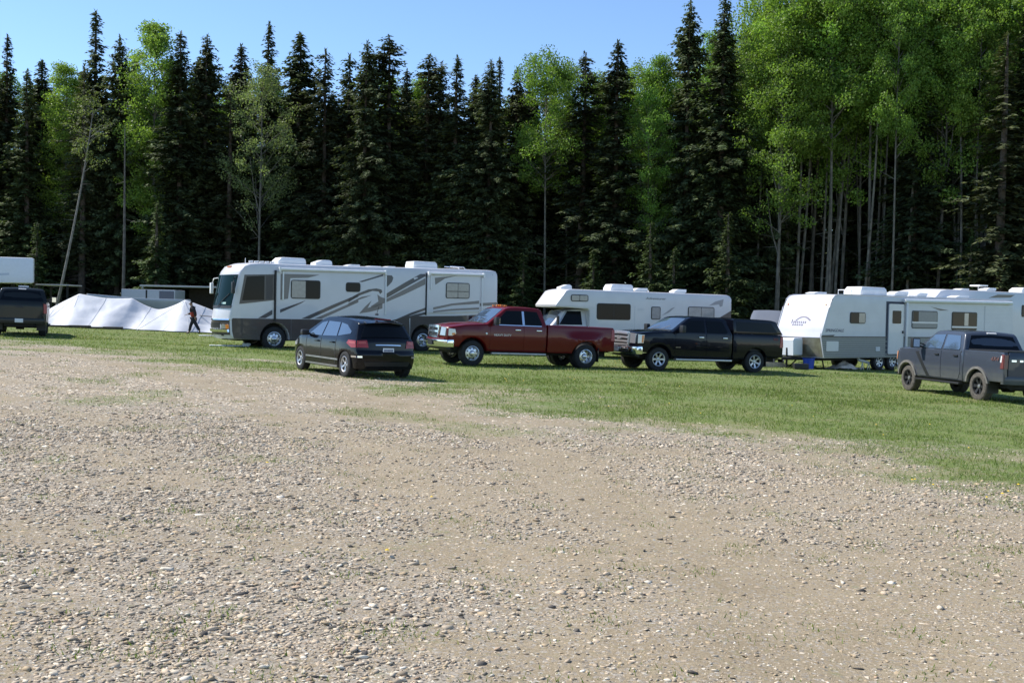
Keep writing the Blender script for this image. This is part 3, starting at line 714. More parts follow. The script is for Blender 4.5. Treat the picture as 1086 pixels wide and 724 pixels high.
    # papers and a sun reflector behind the glass corner
    MB().add(*span((-1.655, 1.76), (-1.645, 1.86), .13, .13, D, .018, .001, 2, 1, -.55, -.55)).build('windscreen_sticker', mat('pale_green_card', (.55, .72, .66), .5), root)
    for t in (-.55, -.28, 0, .28, .55): pass
    ml = MB()
    for t in (-.22, -.11, 0): p = D(-1.25, t, 3.25); ml.box((p[0] - .06, p[1] - .05, p[2] - .03), (p[0] + .02, p[1] + .05, p[2] + .03), 0, .01)
    ml.build('marker_lamp', M['amber'], root)
    for sd in (-1, 1):
        y = sd * 1.04
        m_ = MB().tube([(-1.45, y, 2.85), (-1.66, sd * 1.25, 2.8), (-1.70, sd * 1.30, 2.62)], .022, 8).box((-1.78, min(sd * 1.24, sd * 1.40), 2.2), (-1.66, max(sd * 1.24, sd * 1.40), 2.64), 0, .03).build('mirror', M['black'] if sd < 0 else M['roofwhite'], root)
    # driver's side: cab glass surround and glass
    cw = MB().bm(panel([(-1.43, 1.80), (-1.25, 2.93), (-.06, 2.99), (-.06, 1.98), (-.8, 1.88)], -1, D, .012, .01, xs=[-1.3, -1.1, -.9, -.6], zs=[2.2, 2.6])).build('cab_window', M['swoosh_dark'], root)
    MB().bm(panel([(-1.33, 1.94), (-1.17, 2.86), (-.46, 2.92), (-.46, 1.98)], -1, D, .02, .005, xs=[-1.2, -1.0, -.8])).build('pane', M['glass'], cw)
    MB().bm(panel([(-.40, 2.0), (-.40, 2.92), (-.12, 2.93), (-.12, 2.0)], -1, D, .016, .002)).build('pillar_patch', mat('brown_patch', (.07, .06, .055), .5), cw)
    MB().bm(panel([(-1.30, 1.93), (-1.14, 2.85), (-.46, 2.90), (-.46, 1.98)], 1, D, .02, .005, xs=[-1.2, -1.0, -.8])).build('cab_window', M['glass'], root)
    # swooshes
    T, K = [], []
    A = lambda *p: T.append(list(p)); B = lambda *p: K.append(list(p))
    A((.20, 3.02), (1.84, 3.03), (1.35, 2.90), (.60, 2.86), (.52, 2.05), (.20, 2.0))
    B((-.69, 1.27), (-.12, 1.60), (-.12, 1.42), (-.40, 1.27)); B((.2, 1.62), (1.26, 2.0), (1.07, 1.88), (.2, 1.49))
    B((1.08, 1.27), (2.4, 1.84), (3.54, 2.29), (3.54, 2.19), (2.5, 1.74), (1.44, 1.27)); A((1.64, 1.28), (3.54, 2.07), (3.55, 1.97), (1.94, 1.28))
    B((3.10, 2.09), (3.54, 2.33), (4.0, 2.50), (4.35, 2.54), (4.58, 2.50), (4.62, 2.40), (4.53, 2.32), (4.45, 2.42), (4.17, 2.44), (3.61, 2.25), (3.11, 1.96))
    A((3.1, 1.92), (3.68, 2.19), (4.14, 2.27), (3.96, 2.20), (3.54, 2.06), (3.1, 1.83))
    A((3.59, 1.52), (3.85, 1.80), (4.14, 2.05), (3.97, 1.75), (4.64, 1.96), (4.64, 1.74), (4.1, 1.60))
    B((3.55, 2.80), (4.64, 3.12), (4.64, 3.05), (3.7, 2.78))
    B((4.76, 3.08), (5.05, 3.08), (5.12, 2.98), (5.06, 2.82), (4.90, 2.66), (4.77, 2.58))
    B((4.81, 2.34), (5.7, 2.82), (6.4, 3.17), (6.63, 3.17), (6.64, 3.08), (5.8, 2.66), (4.82, 2.16))
    A((4.40, 2.30), (4.56, 2.20), (4.82, 2.13), (5.7, 2.55), (6.63, 3.00), (6.63, 2.74), (5.6, 2.30), (4.82, 2.0), (4.18, 1.75), (4.11, 1.82), (4.45, 2.02))
    B((5.3, 1.32), (6.0, 1.60), (6.66, 1.81), (6.66, 1.71), (6.0, 1.49), (5.56, 1.32)); B((5.62, 1.36), (6.15, 1.52), (6.66, 1.63), (6.66, 1.53), (6.22, 1.43), (5.9, 1.36))
    A((9.36, 2.04), (10.28, 2.10), (10.28, 1.97), (9.36, 1.92)); 
    sw = MB()
    for p in T: MB().bm(panel(p, -1, D, .005, .01)).build('swoosh_decal', M['swoosh'], root, 0)
    for p in K: MB().bm(panel(p, -1, D, .007, .01)).build('swoosh_decal', M['swoosh_dark'], root, 0)
    ah = MB()
    ah.tube([(-.02, -1.285, 1.15), (-.02, -1.30, 3.15)], .045, 8).build('awning_arm', M['black'], root)
    # slide-outs: bedroom box stands proud, with its topper roll
    Ds = lambda x, t, z: (x, -1.24 - .16 * (t + 1) / 2 if False else -1.24 + t * .10 - .02, z)
    Dsl = lambda x, t, z: (x, (-1.25 + .085 * t), z + rise(x))
    so = MB().bm(shell([(6.70, 1.52), (6.70, 3.22), (9.32, 3.24), (9.32, 1.60)], Dsl, bev=.02)).build('slide_out', M['white'], root)
    Df = lambda x, t, z: (x, -1.335, z + rise(x))
    MB().bm(panel([(6.66, 1.50), (6.66, 3.22), (6.70, 3.22), (6.70, 1.50)], -1, D, .05, .0)).build('slide_seal', M['seam'], so)
    st = MB()
    for p in ([(7.0, 1.76), (7.88, 1.93), (9.28, 2.08), (9.28, 1.94), (7.96, 1.85), (7.0, 1.66)], [(7.0, 1.60), (7.89, 1.70), (9.28, 1.78), (9.28, 1.69), (7.97, 1.63), (7.0, 1.54)], [(7.05, 3.02), (8.15, 3.14), (7.55, 3.0), (7.08, 2.72)]):
        MB().bm(panel(p, -1, Df, .004, .003)).build('swoosh_decal', M['swoosh'], so, 0)
    rv_window(so, rrect(7.60, 8.78, 2.15, 2.83), Df, 2, pane=[blind, blind])
    MB().bm(panel([(7.66, 2.44), (7.66, 2.47), (8.72, 2.47), (8.72, 2.44)], -1, Df, .03, .0)).build('window_bar', M['black'], so)
    for x0, x1, y in ((.15, 4.72, -1.33), (6.75, 9.45, -1.40)):
        a = MB().tube([(x0, y, 3.20 + rise(x0)), (x1, y, 3.20 + rise(x1))], .055, 12).box((x0 - .05, y - .06, 3.08 + rise(x0)), (x0 + .03, y + .1, 3.28 + rise(x0)), 0, .02).box((x1 - .03, y - .06, 3.08 + rise(x1)), (x1 + .05, y + .1, 3.28 + rise(x1)), 0, .02)
        a.build('slide_topper', M['roofwhite'], root)
    for x in (.30, 4.77): MB().box((x - .03, -1.31, 1.5 if x > 1 else 2.0), (x + .03, -1.265, 3.12), 0, .01).build('topper_arm', M['roofwhite'], root)
    for x in (6.86, 9.42): MB().box((x - .025, -1.375, 2.6 if x < 7 else 1.7), (x + .025, -1.34, 3.2), 0, .01).build('topper_arm', M['roofwhite'], root)
    for x in (9.30, 10.0): MB().bm(panel([(x - .006, 1.6), (x + .006, 1.6), (x + .006, 3.25), (x - .006, 3.25)], -1, D, .006, .002)).build('panel_seam', M['swoosh'], root)
    rv_window(root, rrect(.63, 1.87, 2.06, 2.80), D, 2, pane=[blind, M['glass']])
    rv_window(root, rrect(2.98, 3.62, 2.38, 2.76), D, 1)
    rv_window(root, rrect(1.0, 2.2, 2.05, 2.8), D, 2, side=1); rv_window(root, rrect(6.0, 7.4, 2.05, 2.8), D, 2, side=1)
    rw = MB().add(*span((10.275, 2.9), (10.285, 2.2), .6, .6, D, .02, .02, 6, 1)).build('rear_window', M['glass'], root)
    for sd in (-1, 1): MB().add(*span((10.29, 1.5), (10.295, 1.0), .06, .06, D, .02, .02, 2, 1, sd * .9, sd * .9)).build('tail_light', M['red_lens'], root)
    # roof gear
    ac_unit(root, .42, 0, 3.42, 1.2, .8, .30, .15); ac_unit(root, 6.5, 0, 3.49, 1.2, .85, .34, .04)
    ac_unit(root, 2.1, .1, 3.43, .75, .6, .27, .32, 'satellite_cover')
    roof_vent(root, 3.4, -.3, 3.43, .5, .12); roof_vent(root, 4.5, .2, 3.45, .6, .10); roof_vent(root, 5.2, -.2, 3.45, .4, .10)
    an = MB().tube([(-.9, -.3, 3.38), (-.9, -.3, 3.62)], .012, 6)
    for i in range(5): an.tube([(-.7 + .22 * i, -.2 + .05 * (i % 2), 3.40), (-.7 + .22 * i, -.2, 3.50)], .02, 6).tube([(-.72 + .22 * i, -.2, 3.49), (-.55 + .22 * i, -.2, 3.5)], .035, 8)
    an.build('air_horn', M['roofwhite'], root)
    rl = MB()
    for y in (.25, -.25): rl.tube([(8.35, y, 3.50), (8.4, y, 3.68), (9.1, y, 3.66), (9.25, y, 3.52)], .022, 8)
    for x in (8.5, 8.8, 9.05): rl.tube([(x, -.25, 3.66), (x, .25, 3.66)], .018, 8)
    rl.build('roof_ladder_rail', M['chrome'], root)
    ch = MB().box((-1.4, -.95, .38), (10.1, .95, .8)).tube([(0, -1.1, Rw), (0, 1.1, Rw)], .08).tube([(6.6, -1.1, Rw), (6.6, 1.1, Rw)], .1)
    for cx in (0, 6.6):
        for sd in (-1, 1): ch.box((cx - ra, min(sd * .7, sd * .8), .4), (cx + ra, max(sd * .7, sd * .8), Rw + ra))
    ch.build('chassis', M['dark'], root)
    w1 = wheel(root, 0, -1.07, .46, .48, .28, 'truck', -1, 'rubber', spokes=8)
    wheel_copy(w1, root, 0, 1.07, .48, True)
    w2 = wheel(root, 6.6, -1.07, .44, .48, .26, 'truck', -1, 'rubber', spokes=0)
    wheel_copy(w2, root, 6.6, 1.07, .46, True); wheel_copy(w2, root, 6.6, -.77, .46); wheel_copy(w2, root, 6.6, .77, .46, True)
    jk = MB()
    for x, y in ((1.1, -1.0), (1.1, 1.0), (5.4, -1.0), (5.4, 1.0)): jk.tube([(x, y, .5), (x, y, .03)], .045, 8).lathe([(0, .001), (0, .15), (.03, .15), (.04, .001)], (x, y, .0), 14, 0, 'Z')
    jk.build('levelling_jack', M['dark'], root)
    return root
mh = motorhome()
th = R(33); nx, ny = math.sin(th), -math.cos(th)
def rv_place(o, xs, ys, thd, w, z): # (xs,ys): a point of the near flank plane at local x=0
    t = R(thd); o.location = (xs - w * math.sin(t), ys + w * math.cos(t), z); o.rotation_euler = (0, 0, t)
rv_place(mh, -9.3, 42.5, 33, 1.26, .12)

def camper():
    root = empty('camper_van'); tag(root, 'white cab-over camper with an overhanging nose, standing behind the maroon pickup', 'motorhome')
    W = 1.2
    def D(x, t, z):
        k = .05 * float(sstep(-x, -.5, .1))
        return (x - .06 * (1 - t * t) * float(sstep(-x, -.9, -.1)), t * (W - k - .03 * float(sstep(z, 2.7, 2.95))), z + .04 * (1 - t * t) * float(sstep(z, 2.6, 2.9)))
    P = [(-.09, 2.21), (-.12, 2.30), (.36, 2.92), (.52, 2.98), (8.55, 2.93), (8.70, 2.88), (8.78, 2.75), (8.80, .52), (7.2, .38)] + arch(6.0, .39, .50, .36, .38) + [(1.52, .36), (1.48, 2.06), (1.40, 2.14)]
    MB().bm(shell(P, D, xs=frange(-1, 8.8, .6), zs=[.8, 1.3, 1.8, 2.3, 2.6, 2.8], ys=[-.9, -.5, 0, .5, .9], bev=.04, seg=3)).build('body', M['white'], root, 40)
    # cab
    def Dc(x, t, z):
        w = .98 - (.33 * max(0, z - 1.40)) - .16 * float(sstep(-x, .2, 1.3)) ** 2
        return (x - .12 * (1 - t * t), t * w, z + .03 * (1 - t * t) * float(sstep(z, .9, 1.2)))
    cab = MB().bm(shell([(-1.12, .52), (-1.16, .85), (-1.10, 1.10), (-.9, 1.17), (-.28, 1.32), (.42, 2.02), (1.0, 2.12), (1.50, 2.12), (1.5, .42)] + arch(-.25, .37, .47, .5, .42), Dc, xs=frange(-1, 1.5, .3), zs=[.7, .9, 1.2, 1.4, 1.6, 1.8], ys=[-.7, -.3, .3, .7], bev=.05)).build('cab', M['white'], root, 40)
    MB().add(*span((-.24, 1.37), (.40, 2.01), .84, .82, Dc, .012, .02, 8, 3)).build('windscreen', M['clear'], cab)
    for sd in (-1, 1):
        MB().bm(panel([(.12, 1.44), (.58, 2.04), (1.25, 2.04), (1.25, 1.44)], sd, Dc, .012, .02, zs=[1.6, 1.8])).build('cab_window', M['glass'], cab)
        MB().bm(panel([(.02, 1.40), (.10, 1.40), (.62, 2.08), (.54, 2.08)], sd, Dc, .014, .01)).build('window_trim', M['steel'], cab)
        MB().add(*span((-1.155, .82), (-1.105, 1.06), .14, .14, Dc, .02, .02, 3, 1, sd * .78, sd * .78)).build('headlight', M['lens'], cab)
        MB().tube([(.05, sd * .95, 1.5), (-.02, sd * 1.15, 1.55)], .02, 6).box((-.08, min(sd * 1.12, sd * 1.30), 1.42), (0, max(sd * 1.12, sd * 1.30), 1.82), 0, .03).build('mirror', M['black'], cab)
    MB().add(*span((-1.155, .82), (-1.105, 1.06), .58, .58, Dc, .02, .02, 6, 1)).build('grille', M['chrome'], cab)
    MB().bm(shell([(-1.30, .48), (-1.32, .66), (-1.05, .68), (-1.05, .48)], lambda x, t, z: (x - .1 * (1 - t * t), t * .98, z), ys=[-.8, -.4, 0, .4, .8], bev=.015)).build('front_bumper', M['chrome'], cab)
    rv_window(root, rrect(.56, 1.40, 2.46, 2.76), D, 2, pane=[blind, blind]); rv_window(root, rrect(1.83, 3.50, 1.69, 2.41), D, 2, pane=[M['glass'], M['glass']])
    rv_window(root, rrect(4.55, 5.02, 1.74, 2.32), D, 1, pane=[blind]); rv_window(root, rrect(6.45, 7.85, 1.70, 2.36), D, 2, pane=[blind_lt, blind_lt])
    rv_window(root, rrect(2.2, 3.6, 1.7, 2.4), D, 2, side=1)
    cu = MB()
    for i in range(7): cu.bm(panel([(1.92 + i * .1, 1.75 + .04 * (i % 2)), (1.92 + i * .1, 2.35), (1.98 + i * .1, 2.35), (1.98 + i * .1, 1.75)], -1, D, .027, .0))
    dk = MB().bm(panel(rrect(3.72, 4.34, .48, 2.36, .06), -1, D, .012, .01)).build('door', M['white'], root)
    MB().bm(panel(rrect(3.86, 4.2, 2.12, 2.24, .04), -1, D, .018, .01)).build('door_vent', mat('pale_grey_trim', (.6, .6, .62), .5), dk)
    MB().box((4.25, -1.25, 1.2), (4.31, -1.21, 1.28), 0, .01).build('handle', M['black'], dk)
    gr = mat('faded_grey_decal', (.33, .32, .33), .5)
    MB().bm(panel([(5.08, 1.92), (5.45, 2.06), (5.78, 2.32), (5.60, 2.27), (5.3, 2.06)], -1, D, .005, .005)).build('swoosh_decal', gr, root)
    MB().bm(panel([(7.55, 2.42), (7.9, 2.62), (8.34, 2.74), (8.28, 2.42), (8.15, 2.38), (8.1, 2.5)], -1, D, .005, .005)).build('swoosh_decal', gr, root)
    MB().bm(panel([(8.1, 1.86), (8.76, 2.22), (8.77, 1.5), (7.6, 1.5)], -1, D, .005, .005)).build('dark_triangle', M['swoosh_dark'], root)
    side_letters(root, D, 'Adventurer', 4.25, 2.63, .16, M['swoosh'], 'lettering', shear=.3, off=.006, extr=.002, width=1.05)
    sk = MB()
    for z in (.46, .9): sk.bm(panel([(1.6, z), (8.78, z), (8.78, z + .02), (1.6, z + .02)], -1, D, .006, .003))
    sk.build('body_moulding', mat('pale_grey_trim'), root)
    ac_unit(root, 2.9, 0, 2.94, 1.18, .8, .36, .10); roof_vent(root, 4.25, 0, 2.94, .6, .22); roof_vent(root, 6.3, 0, 2.92, .6, .24)
    ac_unit(root, .55, .1, 2.95, .56, .5, .27, .34, 'roof_pod'); MB().tube([(5.1, .1, 2.95), (5.1, .1, 3.08)], .03, 8).build('vent_pipe', M['roofwhite'], root)
    MB().box((-.2, -.8, .32), (8.6, .8, .6)).build('chassis', M['dark'], root)
    w = wheel(root, -.25, -.86, .37, .37, .22, 'truck', -1, 'rubber', spokes=8); wheel_copy(w, root, -.25, .86, .37, True); wheel_copy(w, root, 6.0, -1.0, .37); wheel_copy(w, root, 6.0, 1.0, .37, True)
    return root
cc = camper(); rv_place(cc, 2.0, 47.0, 22, 1.2, -.10)

def travel_trailer():
    root = empty('travel_trailer'); tag(root, 'white travel trailer with ribbed siding, grey lower band and a narrow entry door', 'travel trailer')
    W = 1.22; L = 12.4
    sid = mat('ribbed_siding', (.62, .62, .66), .4, coat=.15, noise=.04, nscale=2)
    if 'ribbed_done' not in MATS:
        t = sid.node_tree; b = t.nodes['Principled BSDF']; tc = t.nodes.new('ShaderNodeTexCoord'); wv = t.nodes.new('ShaderNodeTexWave')
        wv.wave_type = 'BANDS'; wv.bands_direction = 'Z'; wv.wave_profile = 'SAW'; wv.inputs['Scale'].default_value = 1.6
        t.links.new(tc.outputs['Object'], wv.inputs['Vector']); bp = t.nodes.new('ShaderNodeBump'); bp.inputs['Strength'].default_value = .5; bp.inputs['Distance'].default_value = .012
        t.links.new(wv.outputs['Fac'], bp.inputs['Height']); t.links.new(bp.outputs[0], b.inputs['Normal']); MATS['ribbed_done'] = sid
    def D(x, t, z): return (x - .05 * (1 - t * t) * float(sstep(-x, -.6, .6)), t * (W - .02 * float(sstep(z, 2.9, 3.1))), z + .04 * (1 - t * t) * float(sstep(z, 2.8, 3.05)))
    P = [(-.40, .52), (-.60, 1.36), (-.16, 2.55), (.02, 2.88), (.18, 3.02), (.40, 3.07), (L - .1, 3.13), (L, 3.05), (L + .05, .55)]
    MB().bm(shell(P, D, xs=frange(0, L, 1.), zs=[.9, 1.36, 1.8, 2.3, 2.7, 2.95], ys=[-.9, -.5, 0, .5, .9], bev=.03, seg=3)).build('body', sid, root, 40)
    lo = mat('grey_corrugated_band', (.20, .205, .20), .45, coat=.1, noise=.05)
    lb = MB()
    for i in range(9): lb.bm(panel([(-.415 - .17 * i / 9 , .55 + i * .088), (-.43 - .17 * (i + .9) / 9, .55 + i * .088 + .078), (L - .02, .55 + i * .088 + .078), (L - .02, .55 + i * .088)], -1, D, .010 + .004 * (i % 2), .01))
    lb.build('lower_siding', lo, root)
    MB().bm(panel([(-.59, 1.345), (-.55, 1.44), (.2, 1.46), (.1, 1.40), (4.0, 1.41), (L, 1.41), (L, 1.345)], -1, D, .018, .01)).build('stripe_decal', M['swoosh_dark'], root)
    MB().add(*span((-.42, .56), (-.59, 1.32), .96, .96, D, .012, .01, 8, 3)).build('stone_guard', mat('brushed_metal_guard', (.36, .33, .28), .38, .7, noise=.25, nscale=4), root)
    MB().add(*span((-.60, 1.34), (-.555, 1.52), .96, .96, D, .016, .01, 8, 1)).build('nose_band', mat('pale_lilac_band', (.62, .62, .68), .4), root)
    cor = MB()
    for sd in (-1, 1):
        pts = [(-.41, .54), (-.60, 1.36), (-.17, 2.55), (.01, 2.88), (.18, 3.03), (.42, 3.08), (4, 3.10), (8, 3.12), (L - .1, 3.14)]
        cor.tube([(D(x, sd * .985, z)[0] - .0, D(x, sd * .985, z)[1] + sd * .016, D(x, sd * .985, z)[2] + .005) for x, z in pts], .022, 6)
    cor.build('corner_moulding', M['white'], root)
    lo_ = MB()   # nose emblem: mountain outline and two blocks of lettering
    ink = mat('violet_grey_ink', (.24, .21, .28), .6)
    def nose(a, b_, c0, c1, w): 
        za, zb = 1.36 + (2.55 - 1.36) * a, 1.36 + (2.55 - 1.36) * b_; xa, xb2 = -.60 + .44 * a, -.60 + .44 * b_
        lo_.add(*span((xa, za), (xb2, zb), w, w, D, .012, .002, 2, 1, c0, c1))
    for i in range(12):
        u0, u1 = i / 12, (i + 1) / 12; hh = lambda u: .50 + .17 * math.sin(math.pi * min(1, max(0, u))) ** .8
        c0, c1 = .30 - .68 * u0, .30 - .68 * u1
        nose(hh(u0) - .012, hh(u0) + .02, (c0 + c1) / 2, (c0 + c1) / 2, .035)
    for i in range(8): nose(.45, .45 + (.13 if i == 0 else .075), .40 - .085 * i, .40 - .085 * i - .01, .015)
    for i in range(5): nose(.37, .42, .32 - .1 * i, .31 - .1 * i, .028)
    lo_.build('nose_emblem', ink, root, 0)
    for sd in (-1, 1): MB().add(*span((-.12, 2.64), (-.09, 2.70), .025, .025, D, .02, .01, 1, 1, sd * .82, sd * .82)).build('marker_lamp', M['amber'], root)
    side_letters(root, D, 'SPRINGDALE', -.36, 1.58, .17, mat('navy_ink', (.06, .06, .12), .5), 'lettering', shear=.15, off=.006, extr=.002, width=1.1)
    rv_window(root, rrect(1.08, 2.04, 1.93, 2.39), D, 1)
    MB().bm(panel(rrect(1.62, 2.0, 1.96, 2.36, .03), -1, D, .03, .0)).build('window_curtain', blind, root)
    rv_window(root, rrect(5.02, 6.76, 1.77, 2.53), D, 1, pane=[greyscreen])
    MB().bm(panel([(5.08, 2.05), (5.08, 2.50), (5.45, 2.50), (5.45, 2.05)], -1, D, .03, .0)).build('window_gap', M['glass'], root)
    MB().bm(panel([(5.02, 1.99), (5.02, 2.06), (6.76, 2.06), (6.76, 1.99)], -1, D, .034, .0)).build('window_bar', M['white'], root)
    rv_window(root, rrect(7.78, 9.6, 1.72, 2.53), D, 2, pane=[M['glass'], M['glass']])
    MB().bm(panel([(7.78, 1.82), (7.78, 1.90), (9.6, 1.90), (9.6, 1.82)], -1, D, .034, .0)).build('window_bar', M['white'], root)
    MB().bm(panel([(8.66, 1.92), (8.66, 2.48), (8.95, 2.48), (8.95, 1.92)], -1, D, .03, .0)).build('window_curtain', blind_lt, root)
    # open doorway edge and door
    fr = MB().bm(panel([(3.34, .62), (3.34, 2.88), (4.50, 2.88), (4.50, .62)], -1, D, .014, .02)).build('door_frame', mat('navy_trim', (.03, .035, .06), .6), root)  # frame is dark navy all round the door
    d = MB().bm(panel(rrect(3.46, 4.44, .68, 2.78, .05), -1, D, .06, .02)).build('door', M['white'], root)
    MB().bm(panel(rrect(3.68, 4.25, 1.96, 2.5, .04), -1, D, .066, .0)).build('door_window', M['glass'], d)
    MB().box((4.33, -1.32, 1.55), (4.39, -1.27, 1.66), 0, .01).build('handle', M['black'], d)
    MB().box((4.50, -1.36, .12), (4.62, -1.28, 2.86), 0, .015).build('awning_arm', M['white'], root)
    MB().tube([(4.4, -1.31, 2.93), (L - .3, -1.31, 3.0)], .075, 12).build('awning_roll', M['roofwhite'], root)
    MB().bm(panel(rrect(-.30, .42, .80, 1.20, .03), -1, D, .028, .01)).build('storage_hatch', M['white'], root)
    MB().bm(panel(rrect(2.72, 2.98, .80, .98, .02), -1, D, .028, .01)).build('outlet_hatch', mat('pale_grey_trim'), root)
    MB().bm(panel([(6.26, 2.72), (6.75, 2.66), (7.57, 2.58), (6.95, 2.56), (6.7, 2.62)], -1, D, .006, .003)).build('swoosh_decal', M['swoosh_dark'], root)
    for x in (10.15, 10.2): MB().bm(panel([(x, 1.45), (x, 2.82), (x + .02, 2.82), (x + .02, 1.45)], -1, D, .006, .003)).build('panel_seam', mat('pale_grey_trim'), root)
    ac_unit(root, 2.65, 0, 3.13, 1.7, .95, .36, .12); roof_vent(root, -.2 + .5, .2, 3.08, .7, .12); roof_vent(root, 5.4, .2, 3.13, .9, .24); roof_vent(root, 6.8, .1, 3.14, .7, .2); roof_vent(root, 9.2, -.2, 3.13, .9, .16)
    rk = MB()
    for x in (1.9, 2.25): rk.tube([(x, -.3, 3.1), (x, -.3, 3.32), (x, .1, 3.32), (x, .1, 3.1)], .02, 6)
    rk.tube([(1.9, -.3, 3.31), (2.25, -.3, 3.31)], .02, 6); rk.build('antenna_frame', M['roofwhite'], root)
    ch = MB().box((-.3, -.75, .40), (L - .1, .75, .60))
    for sd in (-1, 1): ch.tube([(-.2, sd * .7, .47), (-1.55, 0, .47)], .06, 8)
    ch.tube([(-1.2, 0, .9), (-1.2, 0, .05)], .04, 8).lathe([(0, .001), (0, .10), (.03, .10), (.05, .001)], (-1.2, 0, 0), 12, 0, 'Z')
    for x in (.2, L - .4):
        for sd in (-1, 1): ch.tube([(x, sd * .6, .5), (x - .25, sd * .95, .04)], .03, 6)
    ch.build('chassis', M['dark'], root)
    # gas bottle cover on the drawbar
    MB().bm(shell([(-1.20, .60), (-1.22, 1.22), (-1.16, 1.30), (-.72, 1.30), (-.68, 1.22), (-.68, .60)], lambda x, t, z: (x, t * .38 - .0, z), zs=[.75, .9, 1.05, 1.15], ys=[-.5, 0, .5], bev=.10, seg=3)).build('gas_bottle_cover', mat('pale_plastic', (.66, .70, .74), .45), root)
    w = wheel(root, 3.95, -1.03, .35, .35, .22, 'alloy', -1, 'rubber', spokes=6)
    for x, y, f in ((3.1, -1.03, False), (3.95, 1.03, True), (3.1, 1.03, True)): wheel_copy(w, root, x, y, .35, f)
    return root
tr = travel_trailer(); rv_place(tr, 12.8, 43.5, 33, 1.22, -.27)

def fifth_wheel(name, label, x, y, th_, L, H, z, decals=True):
    root = empty(name); tag(root, label, 'travel trailer')
    W = 1.25
    D = lambda x_, t, z_: (x_, t * W, z_ + .05 * (1 - t * t) * float(sstep(z_, H - .3, H)))
    P = [(-.5, .6), (-.6, 1.2), (-.25, H - .4), (.15, H - .08), (.6, H), (L, H), (L + .05, H - .1), (L + .05, .55)]
    MB().bm(shell(P, D, xs=frange(0, L, 1.2), zs=[1.0, 1.6, 2.2, 2.7], ys=[-.8, 0, .8], bev=.05)).build('body', M['white'], root, 40)
    if decals:
        sw = MB()
        for p in ([(L * .32, H - .32), (L * .38, H - .14), (L * .5, H - .12), (L * .47, H - .26), (L * .37, H - .30)], [(L * .62, H - .48), (L * .74, H - .22), (L * .86, H - .22), (L * .74, H - .42)],
                  [(L * .84, H - .62), (L * .93, H - .30), (L * 1.0, H - .28), (L * 1.0, H - .62)], [(L * .78, H - 1.35), (L * .9, H - .95), (L, H - .9), (L, H - 1.2), (L * .9, H - 1.25)], [(L * .8, 1.0), (L * .8, 1.3), (L, 1.35), (L, 1.0)]):
            MB().bm(panel(p, -1, D, .006, .004)).build('swoosh_decal', M['swoosh_dark'], root, 0)
    rv_window(root, rrect(L * .2, L * .32, H - 1.2, H - .6), D, 2, pane=[blind, blind]); rv_window(root, rrect(L * .55, L * .68, H - 1.2, H - .6), D, 2)
    ac_unit(root, L * .66, 0, H + .02, 1.0, .8, .30, .2); roof_vent(root, L * .28, .2, H, .6, .14); roof_vent(root, L * .42, -.1, H, .7, .22)
    MB().tube([(L * .45, .4, H), (L * .45, .4, H + .32)], .03, 8).box((L * .45 - .3, .1, H + .30), (L * .45 + .35, .7, H + .37), 0, .02).build('roof_antenna', M['roofwhite'], root)
    MB().box((-.3, -.8, .38), (L - .1, .8, .62)).build('chassis', M['dark'], root)
    w = wheel(root, L * .62, -1.05, .36, .36, .22, 'alloy', -1, 'rubber', spokes=6); wheel_copy(w, root, L * .7, -1.05, .36); wheel_copy(w, root, L * .62, 1.05, .36, True); wheel_copy(w, root, L * .7, 1.05, .36, True)
    for x_ in (.2,): MB().tube([(x_, -.8, .6), (x_, -.8, .03)], .05, 8).tube([(x_, .8, .6), (x_, .8, .03)], .05, 8).build('landing_leg', M['dark'], root)
    rv = root; rv.location = (x, y, z); rv.rotation_euler = (0, 0, R(th_))
    return root
fw = fifth_wheel('travel_trailer', 'white trailer with dark swooshes, mostly hidden behind the ribbed travel trailer', 19.3, 51.9, 31, 11.5, 3.72, -.38)
